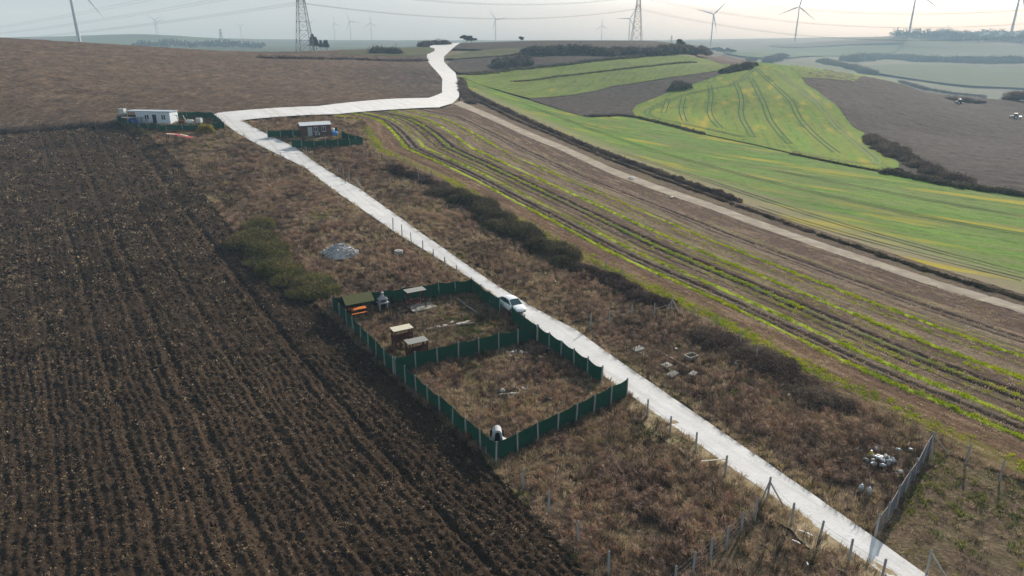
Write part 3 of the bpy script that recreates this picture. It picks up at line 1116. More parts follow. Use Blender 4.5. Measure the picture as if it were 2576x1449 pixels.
def fence_pts(P, gap):
    P = np.asarray(P, float)
    out = []
    for i in range(len(P) - 1):
        L = np.hypot(*(P[i + 1] - P[i]))
        n = max(1, int(round(L / gap)))
        for k in range(n):
            out.append(tuple(P[i] + (P[i + 1] - P[i]) * k / n))
    out.append(tuple(P[-1]))
    return out


def net_fence(label, runs, h=1.75, gap=2.2, seed=0, group=None):
    rnd = random.Random(seed)
    o0 = runs[0][0]
    t = thing('green_mesh_fence', label, 'fence', o0, 0, group)
    oz = t.location.z
    for run in runs:
        pts = fence_pts(run, gap)
        tops = []
        for x, y in pts:
            z = tz(x, y) + GZ - oz
            p = link('post', POST_ME, t, (x - o0[0], y - o0[1], z - .1), (R(rnd.uniform(-2.5, 2.5)), R(rnd.uniform(-2.5, 2.5)), AX))
            tops.append((x - o0[0], y - o0[1], z, h + rnd.uniform(-.09, .07)))
        for a, b in zip(tops[:-1], tops[1:]):
            d = Vector((b[0] - a[0], b[1] - a[1], 0))
            nrm = Vector((-d.y, d.x, 0)).normalized()
            bow = rnd.uniform(-.16, .16)
            sag = rnd.uniform(.05, .22)
            front, back_ = [], []
            for j in range(6):
                k = j / 5
                e = 4 * k * (1 - k)
                hh = (a[3] + (b[3] - a[3]) * k) - sag * e
                rf, rb = [], []
                for i in range(4):
                    w = i / 3
                    c = Vector((a[0], a[1], 0)) + d * k + nrm * (bow * e * math.sin(w * 2.6) + .02 * math.sin(9 * k + 5 * w))
                    zz = a[2] + (b[2] - a[2]) * k - .06 + (hh + .06) * w
                    rf.append((c.x + nrm.x * .066, c.y + nrm.y * .066, zz))
                    rb.append((c.x + nrm.x * .058, c.y + nrm.y * .058, zz))
                front.append(rf)
                back_.append(rb)
            m = MB().grid(front).grid(back_)
            for j in range(5):
                m.add([front[j][3], front[j + 1][3], back_[j + 1][3], back_[j][3]], [(0, 1, 2, 3)])
            m.build('mesh_panel', M_NET, t, smooth=True)
    return t


def wire_fence(label, bases, h=1.85, wires=(.5, 1.05, 1.6), braces=(), mesh=False, seed=0, group=None, name='wire_fence', lean=2.5):
    """bases: ground points of the posts"""
    rnd = random.Random(seed)
    o0 = bases[0]
    t = thing(name, label, 'fence', o0, 0, group)
    oz = t.location.z
    rel = []
    for x, y in bases:
        z = tz(x, y) + GZ - oz
        rel.append((x - o0[0], y - o0[1], z))
        link('post', POST_ME, t, (x - o0[0], y - o0[1], z - .12), (R(rnd.uniform(-lean, lean)), R(rnd.uniform(-lean, lean)), AX + rnd.uniform(-.2, .2)))
    for w in wires:
        for a, b in zip(rel[:-1], rel[1:]):
            pts = [(a[0] + (b[0] - a[0]) * k, a[1] + (b[1] - a[1]) * k, a[2] + (b[2] - a[2]) * k + w - .03 * math.sin(math.pi * k)) for k in (0, .33, .67, 1)]
            MB().tube(pts, .008, 3, False).build('wire', M_WIRE, t)
    for i, dx, dy, L in braces:
        brace(t, rel[i], (dx, dy), L)
    if mesh:
        for a, b in zip(rel[:-1], rel[1:]):
            m = MB()
            L = math.hypot(b[0] - a[0], b[1] - a[1])
            H = 1.65
            st = .16
            n = int((L + H) / st)
            for sgn in (1, -1):
                for i in range(n):
                    s0 = -H + i * st if sgn == 1 else i * st
                    # line s = s0 + sgn*z
                    z0, z1 = 0.05, H
                    s_a, s_b = s0 + sgn * z0, s0 + sgn * z1
                    lo, hi = 0, L
                    if s_a == s_b:
                        continue
                    f = lambda s: z0 + (s - s_a) / (s_b - s_a) * (z1 - z0)
                    if s_a < lo:
                        z0n = f(lo); sa_ = lo
                    elif s_a > hi:
                        z0n = f(hi); sa_ = hi
                    else:
                        z0n = z0; sa_ = s_a
                    if s_b < lo:
                        z1n = f(lo); sb_ = lo
                    elif s_b > hi:
                        z1n = f(hi); sb_ = hi
                    else:
                        z1n = z1; sb_ = s_b
                    if z0n >= z1n - .05:
                        continue
                    P = lambda s, z: (a[0] + (b[0] - a[0]) * s / L, a[1] + (b[1] - a[1]) * s / L, a[2] + (b[2] - a[2]) * s / L + z)
                    m.bar(P(sa_, z0n), P(sb_, z1n), .012)
            m.bar(P(0, H), P(L, H), .03)
            m.build('chain_link_mesh', M_MESHW, t)
    return t


g = lambda u, v: tuple(at(u, v))
qA, qB, qC, qD = g(1248, 1166), g(1576, 1000), g(1350, 857), g(990, 942)
qE, qF = g(839, 783), g(1187, 735)
qG1, qG2 = g(1257, 787), g(1288, 808)
net_fence('green mesh fence round the garden plot holding the gazebo and grey barbecue', [[qG1, qF, qE, qD, qC, qG2]], seed=1)
qH = g(1513, 966)
net_fence('green mesh fence with concrete posts round the nearest square plot beside the pale road', [[off(qD, .12, -.12), qA, qB], [off(qC, .0, -.2), qH]], seed=2)
net_fence('green mesh fence round the brown cabin with the pale tin roof', [[g(674, 347), g(738, 345), g(850, 339)], [g(860, 348), g(913, 365), g(880, 371), g(760, 373), g(735, 371)]], h=1.6, seed=3)
net_fence('green mesh fence round the white prefab house at the foot of the tilled hill', [[g(432, 300), g(296, 306), g(296, 311), g(352, 328), g(420, 332), g(500, 330), g(566, 325), g(534, 297), g(440, 299)]], h=1.5, gap=2.8, seed=4)

z8 = lambda x, y: g(1932 + x * .2795, 1044 + y * .2795)
z7b = lambda x, y: g(1288 + x * .25, 1086.8 + y * .25)
z3b = lambda x, y: g(1288 + x * .25, 660.6 + y * .25)
z6 = lambda x, y: g(644 + x * .25, 255.6 + y * .25)
wire_fence('leaning chain link fence with concrete posts beside the heap of white plastic jugs', [z8(1448, 338), z8(1390, 432), z8(1312, 588), z8(1230, 698), z8(1146, 838), z8(1060, 990), z8(962, 1112)], braces=((0, 1.0, -.2, 1.5), (0, -.35, -.9, 1.2), (6, .4, .9, 1.2)), mesh=True, wires=(), seed=5)
wire_fence('concrete posts on the far side of the mown enclosure at the right edge', [z8(1560, 375), z8(1770, 452), z8(2082, 604), z8(2420, 770)][1:], wires=(), seed=6)
wire_fence('single braced concrete gate post in the mown enclosure at the lower right corner', [z8(1425, 1440)], wires=(), braces=((0, .9, -.35, 1.2),), seed=7, name='braced_post')
wire_fence('roadside row of concrete posts casting long shadows near the bottom right', [z8(-10, 770), z8(205, 1000), z8(455, 1162), z8(720, 1342), z8(1010, 1535), z8(1330, 1760)], wires=(.6, 1.5), braces=((0, .75, -.55, 1.3), (0, -.7, -.6, 1.2)), seed=8)
wire_fence('wire fence with concrete posts between the two weedy plots at the bottom', [z7b(2440, 895), z7b(2300, 1035), z7b(2150, 1185), z7b(1995, 1312), z7b(1815, 1455), z7b(1640, 1610), z7b(1450, 1780)], mesh=False, wires=(.25, .55, .85, 1.2, 1.6), seed=9)
wire_fence('line of concrete posts along the edge of the ploughed field at the bottom', [z7b(112, 592), z7b(368, 838), z7b(662, 1135), z7b(970, 1452), z7b(1290, 1790)], wires=(.8,), seed=10)
wire_fence('roadside concrete posts with a broken rail beside the nearest weedy plot', [g(1627, 1054), z7b(1585, 47), z7b(1845, 217), z7b(2140, 452)], wires=(1.4,), seed=11)
solo('fallen_rail', 'pale wooden rail hanging broken from a roadside post', 'rail', z7b(2140, 452), 0, MB().bar((-.06, 0, 1.5), (-1.8, .1, 1.25), .10, .05), M_WOODP)
wire_fence('row of concrete posts crossing the weeds beyond the road to a splayed corner post', [z3b(790, 672), z3b(983, 645), z3b(1200, 582), z3b(1425, 560), z3b(1604, 500)], wires=(1.1,), braces=((4, -.9, -.3, 1.0), (4, .9, -.5, 1.0)), seed=12)
wire_fence('line of thin concrete posts along the edge of the stubble field', [z3b(1604, 500), z3b(1817, 592), z3b(2050, 692), z3b(2297, 846), z3b(2455, 1005)][1:], wires=(1.0,), seed=13)
wire_fence('concrete posts on the road side of the weedy plot below the brown cabin', [z6(510, 545), z6(580, 592), z6(655, 642), z6(740, 690), z6(828, 742), z6(887, 772), z6(945, 822), z6(1020, 870)], wires=(1.2,), braces=((7, .8, -.5, 1.2), (6, -.8, -.5, 1.1)), h=1.85, seed=14)
wire_fence('row of concrete posts running uphill along the stubble below the brown cabin', [z6(1195, 470), z6(1300, 545), z6(1400, 592), z6(1487, 632), z6(1565, 665), z6(1640, 702), z6(1710, 742), z6(1770, 778)], wires=(1.2,), braces=((7, .7, -.5, 1.0), (7, -.7, -.2, 1.0)), seed=15)
wire_fence('cross row of concrete posts in the weeds above the dark bramble thicket', [z6(1640, 805), z6(1490, 862), z6(1350, 858), z6(1195, 850)], wires=(1.2,), seed=16)
wire_fence('roadside concrete posts beyond the enclosed garden plot', [z6(1380, 1295), z6(1470, 1365), z6(1565, 1445), z6(1680, 1530), z6(1790, 1620), z6(1900, 1700), z6(2020, 1790)], wires=(1.2,), seed=17)
wire_fence('short row of concrete posts left of the road near the white prefab house', [z6(70, 622), z6(255, 612), z6(290, 640)], wires=(), seed=18)
wire_fence('lone concrete post beside the bright green row of the stubble', [z3b(1095, 192), z3b(940, 110)], wires=(1.0,), seed=19)


# ------------------------------------------------------------------ garden furniture
def gazebo(label, xy, rz):
    t = thing('garden_gazebo', label, 'gazebo', xy, rz)
    for x in (-1.05, 1.05):
        for y in (-.85, .85):
            MB().box((x, y, .9), (.12, .12, 1.9)).build('post', M_WOODR, t)
    for y in (-.85, .85):
        MB().box((0, y, 1.87), (2.9, .09, .12)).build('beam', M_WOODR, t)
    for s in (-1, 1):
        m = MB()
        e, r0 = s * 1.2, 1.80
        m.prism([(0, 2.5), (e, r0), (e, r0 - .05), (0, 2.45)], 'x', -1.65, 1.65)
        m.build('roof_slope', M_OLIVE, t)
    for s in (-1, 1):
        MB().prism([(-1.05, 1.84), (1.05, 1.84), (0, 2.43)], 'x', s * 1.36 - .02, s * 1.36 + .02).build('gable', M_WOODR, t)
    tb = MB().box((0, 0, .72), (1.9, .75, .06)).build('table', M_WOODO, t)
    MB().box((-.7, 0, .34), (.08, .6, .7)).box((.7, 0, .34), (.08, .6, .7)).build('trestle', M_WOODR, tb)
    for s in (-1, 1):
        b = MB().box((0, s * .72, .43), (1.9, .28, .05)).build('bench', M_WOODO, t)
        MB().box((-.7, s * .72, .2), (.07, .24, .42)).box((.7, s * .72, .2), (.07, .24, .42)).build('trestle', M_WOODR, b)
    return t


gazebo('wooden garden gazebo with olive felt roof over an orange picnic table', off(g(907, 799), 0, .85), AX)


def barbecue(label, xy, rz, mat, s=1.0):
    t = thing('garden_barbecue', label, 'barbecue', xy, rz)
    for x in (-.48, .48):
        MB().box((x * s, 0, .42 * s), (.16 * s, .7 * s, .86 * s)).build('side_wall', mat, t)
    MB().box((0, .3 * s, .42 * s), (.82 * s, .1 * s, .84 * s)).build('back_wall', M_SOOT, t)
    MB().box((0, -.05 * s, .90 * s), (1.3 * s, .92 * s, .10 * s)).build('hearth_slab', mat, t)
    for x in (-.42, .42):
        MB().box((x * s, .05 * s, 1.12 * s), (.12 * s, .6 * s, .36 * s)).build('jamb', mat, t)
    MB().box((0, .30 * s, 1.12 * s), (.72 * s, .08 * s, .35 * s)).build('firebox_back', M_SOOT, t)
    MB().box((0, 0, 1.34 * s), (1.12 * s, .80 * s, .08 * s)).build('mantel', mat, t)
    h = MB().add([(-.48 * s, -.34 * s, 1.38 * s), (.48 * s, -.34 * s, 1.38 * s), (.48 * s, .34 * s, 1.38 * s), (-.48 * s, .34 * s, 1.38 * s), (-.2 * s, -.16 * s, 1.72 * s), (.2 * s, -.16 * s, 1.72 * s), (.2 * s, .16 * s, 1.72 * s), (-.2 * s, .16 * s, 1.72 * s)],
                 [(0, 1, 5, 4), (1, 2, 6, 5), (2, 3, 7, 6), (3, 0, 4, 7), (4, 5, 6, 7), (3, 2, 1, 0)]).build('hood', mat, t)
    c = MB().tube_z([(.16 * s, 1.70 * s), (.14 * s, 2.05 * s)], 10).build('chimney', mat, t)
    MB().tube_z([(.19 * s, 2.05 * s), (.21 * s, 2.12 * s), (.12 * s, 2.2 * s)], 10).build('chimney_cap', mat, c)
    return t


barbecue('tiered grey stone barbecue with chimney against the green fence', g(964, 778), AX, M_STONE, .95)


def arch_barbecue(label, xy, rz):
    t = thing('garden_barbecue', label, 'barbecue', xy, rz)
    t.scale = (1.2, 1.2, 1.3)
    # a hooded white oven: curved wings rising into an arched chimney
    for s in (-1, 1):
        prof = [(.28, 1.30), (.34, .95), (.50, .72), (.75, .60), (.78, 0), (.55, 0), (.5, .5), (.2, .8), (.16, 1.30)]
        MB().prism([(s * a, b) for a, b in prof], 'y', -.35, .35).build('wing', M_WHITEST, t)
    MB().box((0, .28, .65), (.9, .08, 1.3)).build('firebox_back', M_SOOT, t)
    MB().box((0, -.02, .52), (1.0, .66, .08)).build('hearth_slab', M_WHITEST, t)
    arc = [(.30 * math.cos(a), 1.28 + .34 * math.sin(a)) for a in np.linspace(0, math.pi, 9)] + [(.17 * math.cos(a), 1.28 + .20 * math.sin(a)) for a in np.linspace(math.pi, 0, 9)]
    m = MB()
    for i in range(8):
        a, b = arc[i], arc[i + 1]
        c, d = arc[17 - i - 1], arc[17 - i]
        m.prism([a, b, c, d], 'y', -.33, .33)
    m.build('arch', M_WHITEST, t)
    return t


arch_barbecue('white arched barbecue in the nearest corner of the square plot', off(qA, .85, 1.35), R(5))


def swing(label, xy, rz):
    t = thing('garden_swing', label, 'swing', xy, rz)
    for x in (-1.0, 1.0):
        for y in (-.65, .65):
            MB().bar((x, y, -.05), (x * .97, y * .25, 2.1), .10).build('leg', M_WOODR, t)
        MB().bar((x * .985, -.42, .8), (x * .985, .42, .8), .07).build('cross_tie', M_WOODR, t)
    MB().bar((-1.05, 0, 2.06), (1.05, 0, 2.06), .12).build('beam', M_WOODR, t)
    MB().box((0, .02, 2.17), (2.35, 1.35, .05)).build('roof', M_WOODG, t)
    s = MB().box((0, 0, .5), (1.4, .5, .05)).build('seat', M_WOODR, t)
    MB().box((0, .26, .8), (1.4, .05, .45)).build('backrest', M_WOODR, t)
    for x in (-.6, .6):
        MB().tube([(x, -.15, .55), (x, 0, 2.0)], .012, 4).build('chain', M_WIRE, t)
    return t


swx = g(1046, 774)
swing('red brown wooden swing frame with a flat grey roof', swx, AX)
solo('concrete_slab', 'pale concrete slab under the wooden swing', 'slab', off(swx, .7, -.25), AX, MB().box((0, 0, .03), (3.0, 1.9, .12)), M_CONCPALE)


def stand(label, xy, rz, top, h=2.05, w=2.0, d=1.25):
    t = thing('timber_shelter', label, 'shelter', xy, rz)
    for x in (-w / 2 + .1, w / 2 - .1):
        for y in (-d / 2 + .1, d / 2 - .1):
            MB().box((x, y, h / 2 - .05), (.14, .14, h + .1)).build('leg', M_WOODR, t)
        MB().bar((x, -d / 2 + .1, .25), (x, d / 2 - .1, h - .25), .10, .07).build('brace', M_WOODR, t)
        MB().bar((x, d / 2 - .1, .25), (x, -d / 2 + .1, h - .25), .10, .07).build('brace', M_WOODR, t)
    MB().box((0, .12, .62), (w - .5, .5, .07)).build('seat', M_WOODR, t)
    MB().box((0, .38, .98), (w - .5, .06, .6)).build('backrest', M_WOODR, t)
    MB().bar((-w / 2 + .1, -d / 2 + .06, .3), (w / 2 - .1, -d / 2 + .06, h - .2), .07, .05).build('brace', M_WOODR, t)
    for i in range(6):
        y = -d / 2 + (i + .5) * d / 6
        MB().box((0, y, h + .03 + .004 * (i % 2)), (w + .1 + .03 * (i % 3), d / 6 - .015, .05)).build('roof_board', top, t)
    return t


stand('timber shelter frame with pale board top inside the garden plot', off(g(1013, 872), 0, 0), AX, M_WOODP)
stand('timber shelter frame with a greyish board top in the corner of the nearest square plot', off(g(1047, 905), .1, -.05), AX, M_WOODG, 2.05)

# stepping stones and kerbs
srnd = random.Random(3)
for i, (x, y) in enumerate(((1395, 563), (1462, 530), (1535, 545), (1580, 538), (1615, 525), (1320, 575))):
    p = (g(771.8 + x * .25, 681.7 + y * .25))
    w, d = srnd.uniform(.5, .75), srnd.uniform(.4, .55)
    solo('paving_slab', 'loose pale paving slab in the short row across the garden plot', 'slab', p, AX + srnd.uniform(-.4, .4), MB().box((0, 0, .16), (w, d, .10), taper=.94), M_CONCPALE, 'paving slabs in the garden plot', tilt=(R(srnd.uniform(-8, 8)), R(srnd.uniform(-8, 8))))


def kerb(label, a, b, w=.14, h=.14, mat=None, n=4, seed=0):
    rnd = random.Random(seed)
    t = thing('kerb_edging', label, 'kerb', a, 0)
    oz = t.location.z
    for i in range(n):
        k0, k1 = i / n, (i + 1) / n - .02
        p = [a[0] + (b[0] - a[0]) * k0, a[1] + (b[1] - a[1]) * k0]
        q = [a[0] + (b[0] - a[0]) * k1, a[1] + (b[1] - a[1]) * k1]
        MB().bar((p[0] - a[0], p[1] - a[1], tz(*p) + GZ - oz + h / 2 + rnd.uniform(0, .04)), (q[0] - a[0], q[1] - a[1], tz(*q) + GZ - oz + h / 2 + rnd.uniform(0, .04)), w, h).build('kerb_stone', mat or M_KERB, t)
    return t


gz2 = lambda x, y: g(771.8 + x * .25, 681.7 + y * .25)
z6p = lambda x, y: g(899.6 + x * .2996, 831.2 + y * .2996)
kerb('weathered kerb line near the road fence of the garden plot', gz2(1510, 285), gz2(1735, 445), seed=1)
kerb('low kerb line in front of the paving slabs of the garden plot', gz2(1190, 600), gz2(1690, 530), seed=2, n=6)
kerb('kerb line running from the back fence of the nearest square plot', z6p(1360, 175), z6p(1590, 300), seed=3)
kerb('short kerb turning towards the road in the nearest square plot', z6p(1590, 300), z6p(1780, 265), seed=4, n=3)
kerb('low kerb curving in the middle of the nearest square plot', z6p(1190, 550), z6p(1420, 535), seed=5)
kerb('low kerb on the right of the middle of the nearest square plot', z6p(1430, 535), z6p(1640, 590), seed=6)
kerb('long kerb line across the weeds beyond the road, left of the loose slabs', z3b(1240, 890), z3b(1650, 1130), seed=7, n=8)
kerb('second long kerb line across the weeds beyond the road, nearer the stubble', z3b(1440, 880), z3b(1850, 1110), seed=8, n=8)
for i, (x, y, w, d, lb) in enumerate(((1265, 890, 1.2, .8, 'pale concrete slab at the far end of the long kerb beyond the road'), (1555, 1057, .9, .8, 'small pale concrete slab in the middle of the long kerb beyond the road'),
                                      (1610, 1147, 1.3, .7, 'wide pale concrete slab at the near end of the long kerb beyond the road'), (1820, 1142, .9, .6, 'worn slab at the near end of the second kerb beyond the road'))):
    solo('paving_slab', lb, 'slab', z3b(x, y), AX + .1 * i, MB().box((0, 0, .24), (w, d, .14), taper=.95), M_CONCPALE, tilt=(R(4), R(-3)))
for i, (x, y, lb) in enumerate(((1800, 965, 'half buried square brick frame in the weeds, left one'), (2325, 928, 'small brick pit frame in the weeds closest to the stubble'), (2290, 1042, 'small brick pit frame in the weeds below the other one'))):
    th = thing('pit_frame', lb, 'pit', z3b(x, y), AX + .2 * i)
    s = .75 if i else 1.1
    for a, b in (((-s, -.5), (s, -.5)), ((s, -.5), (s, .5)), ((s, .5), (-s, .5)), ((-s, .5), (-s, -.5))):
        MB().bar((a[0] * .5, a[1] * .8, .22), (b[0] * .5, b[1] * .8, .22), .14, .3).build('wall', M_KERB, th)
# rubble disc in the square plot
for i in range(26):
    a, r_ = srnd.uniform(0, 6.28), math.sqrt(srnd.uniform(0, 1))
    p = z6p(1315 + 70 * r_ * math.cos(a), 210 + 38 * r_ * math.sin(a)) if i < 14 else z6p(1330 + 260 * r_ * math.cos(a) * .6, 520 + 25 * math.sin(a))
    s = srnd.uniform(.16, .34)
    solo('loose_stone', 'pale loose stone lying among the weeds of the nearest square plot', 'stone', p, a, MB().box((0, 0, s * .45), (s, s * .8, s * .6), taper=.7), M_RUBBLE, 'loose stones in the square plot')


# ------------------------------------------------------------------ rubble heap and well cover
def rubble_heap(label, xy):
    t = thing('rubble_heap', label, 'rubble', xy, 0)
    rnd = random.Random(11)
    protos = []
    for k in range(6):
        m = MB().box((0, 0, 0), (1, .8, .7), taper=.75, rz=k)
        for i, p in enumerate(m.v):
            m.v[i] = tuple(c * rnd.uniform(.7, 1.15) for c in p)
        protos.append(m.mesh('stone', M_RUBBLE))
    for i in range(230):
        a = rnd.uniform(0, 6.283)
        r_ = math.sqrt(rnd.random())
        x, y = 2.5 * r_ * math.cos(a), 1.7 * r_ * math.sin(a)
        z = max(0, 1.45 * (1 - r_) ** .9) + rnd.uniform(-.05, .12)
        s = rnd.uniform(.18, .42) * (1.1 if r_ > .7 else 1)
        o = link('stone', rnd.choice(protos), t, (x, y, z + .1), (rnd.uniform(0, 3), rnd.uniform(0, 3), rnd.uniform(0, 6)))
        o.scale = (s, s, s)
    MB().tube_z([(2.2, -.1), (1.6, .45), (.9, .9), (.2, 1.35)], 12).build('core', M_RUBBLE, t)
    return t


rubble_heap('heap of pale broken stone in the weeds left of the road', g(855, 640))
th = thing('well_cover', 'round pale concrete cover lying in the weeds', 'cover', g(1003, 638))
MB().tube_z([(.62, 0), (.62, .42), (.57, .46)], 16).build('ring', M_CONCPALE, th)
MB().tube_z([(.2, .46), (.2, .50)], 10).build('lid', M_CONC, th)


# ------------------------------------------------------------------ brown cabin
def cabin():
    a, b = np.array(g(759, 346)), np.array(g(834, 342))
    L = float(np.hypot(*(b - a)))
    rz = math.atan2(b[1] - a[1], b[0] - a[0])
    D, H = 3.0, 2.45
    t = thing('timber_cabin', 'brown clad cabin with pale tin roof inside a green fence', 'cabin', (a[0], a[1]), rz)
    # walls as separate boards; the front is split round door and windows
    x1, x2 = L * .22, L * .40
    def wall(name, segs, mat, y):
        m = MB()
        for (p, q, lo, hi) in segs:
            m.box(((p + q) / 2, y, (lo + hi) / 2), (q - p, .10, hi - lo))
        return m.build(name, mat, t)
    wins = [(L * .42, L * .56), (L * .69, L * .83)]
    wall('front_wall', [(0, L * .22, 0, H)], M_CABIN, .05)
    wall('front_wall', [(L * .37, wins[0][0], 0, H), (wins[0][0], wins[0][1], 0, 1.0), (wins[0][0], wins[0][1], 2.05, H), (wins[0][1], wins[1][0], 0, H), (wins[1][0], wins[1][1], 0, 1.0), (wins[1][0], wins[1][1], 2.05, H), (wins[1][1], L, 0, H)], M_CABINP, .05)
    MB().box((L * .295, .05, (2.08 + H) / 2), (L * .15, .10, H - 2.08)).build('lintel', M_CABINP, t)
    d = MB().box((L * .295, .04, 1.04), (L * .145, .07, 2.06)).build('door', M_DOORG, t)
    MB().box((L * .345, -.02, 1.0), (.04, .06, .14)).build('handle', M_STEEL, d)
    for wa, wb in wins:
        w = MB().box(((wa + wb) / 2, .06, 1.525), (wb - wa - .02, .03, 1.03)).build('window', M_GLASS, t)
        f = MB()
        for x in (wa + .04, (wa + wb) / 2, wb - .04):
            f.box((x, .0, 1.525), (.06, .08, 1.05))
        for z in (1.03, 2.02):
            f.box(((wa + wb) / 2, -.002, z), (wb - wa, .085, .09))
        f.build('frame', M_FRAMEW, w)
    MB().box((.05, D / 2 + .05, H / 2), (.10, D - .1, H)).prism([(.1, H), (D, H), (D / 2 + .2, H + .42)], 'x', .0, .1).build('side_wall', M_CABIN, t)
    MB().box((L - .05, D / 2 + .05, H / 2), (.10, D - .1, H)).prism([(.1, H), (D, H), (D / 2 + .2, H + .42)], 'x', L - .1, L).build('side_wall', M_CABIN, t)
    MB().box((L / 2, D + .05, H / 2), (L, .1, H)).build('back_wall', M_CABIN, t)
    n = 5
    for i in range(n):
        p, q = -.2 + (L + .4) * i / n, -.2 + (L + .4) * (i + 1) / n - .015
        r = MB().prism([(-.25, H - .02), (D / 2 + .1, H + .55), (D / 2 + .1, H + .60), (-.25, H + .05)], 'x', p, q).build('roof_sheet', M_TINROOF, t)
        MB().prism([(D / 2 + .1, H + .55), (D + .3, H + .06), (D + .3, H + .12), (D / 2 + .1, H + .60)], 'x', p, q).build('roof_sheet', M_TINROOF, t)
    for x in (.4, L / 2, L - .4):
        MB().box((x, D / 2, -.05), (.5, D, .14)).build('footing', M_CONC, t)
    f = lambda dx, dy: off((a[0], a[1]), dx, dy, rz)
    th = thing('water_tank', 'white plastic water tank at the right end of the brown cabin', 'tank', f(L + .55, .9), rz)
    MB().tube_z([(.45, 0), (.5, .1), (.5, 1.3), (.42, 1.42), (.15, 1.5)], 14).build('shell', M_IBC, th, smooth=True)
    th = thing('blue_barrel', 'blue plastic barrel lying beside the brown cabin', 'barrel', f(L + .75, -.1), rz)
    MB().tube([(-.55, 0, .5), (-.45, 0, .5), (.45, 0, .5), (.55, 0, .5)], [.42, .5, .5, .42], 14).build('shell', M_BLUE, th, smooth=True)
    MB().tube([(.54, 0, .62), (.6, 0, .62)], .07, 8).build('bung', M_BLACKP, th)
    for i, dx in enumerate((.46, .56)):
        th = thing('covered_motorbike', ('grey covered motorbike by the cabin door' if i == 0 else 'grey covered motorbike under the cabin window'), 'motorbike', f(L * dx, -.7), rz + R(70))
        for x in (-.55, .55):
            MB().tube([(x, -.06, .28), (x, .06, .28)], .28, 12).build('wheel', M_TYRE, th)
        MB().prism([(-.6, .35), (.55, .35), (.7, .9), (.45, 1.05), (.25, .78), (-.5, .80), (-.75, .6)], 'y', -.16, .16).build('cover', M_STEEL, th)
        MB().bar((.5, -.35, 1.05), (.5, .35, 1.05), .05).build('handlebar', M_BLACKP, th)
    solo('red_wall_sign', 'small red emblem hung on the front of the brown cabin', 'sign', f(L * .91, -.01), rz, MB().box((0, 0, 1.55), (.22, .05, .35)).box((-.12, -.002, 1.35), (.2, .04, .14)), M_RED)
    solo('terrace_paving', 'pinkish paving in front of the brown cabin', 'paving', f(L * .45, -1.6), rz, MB().box((0, 0, .02), (3.6, 1.3, .12)), plain('pink_paving', (.34, .24, .20), .9, .2))


cabin()


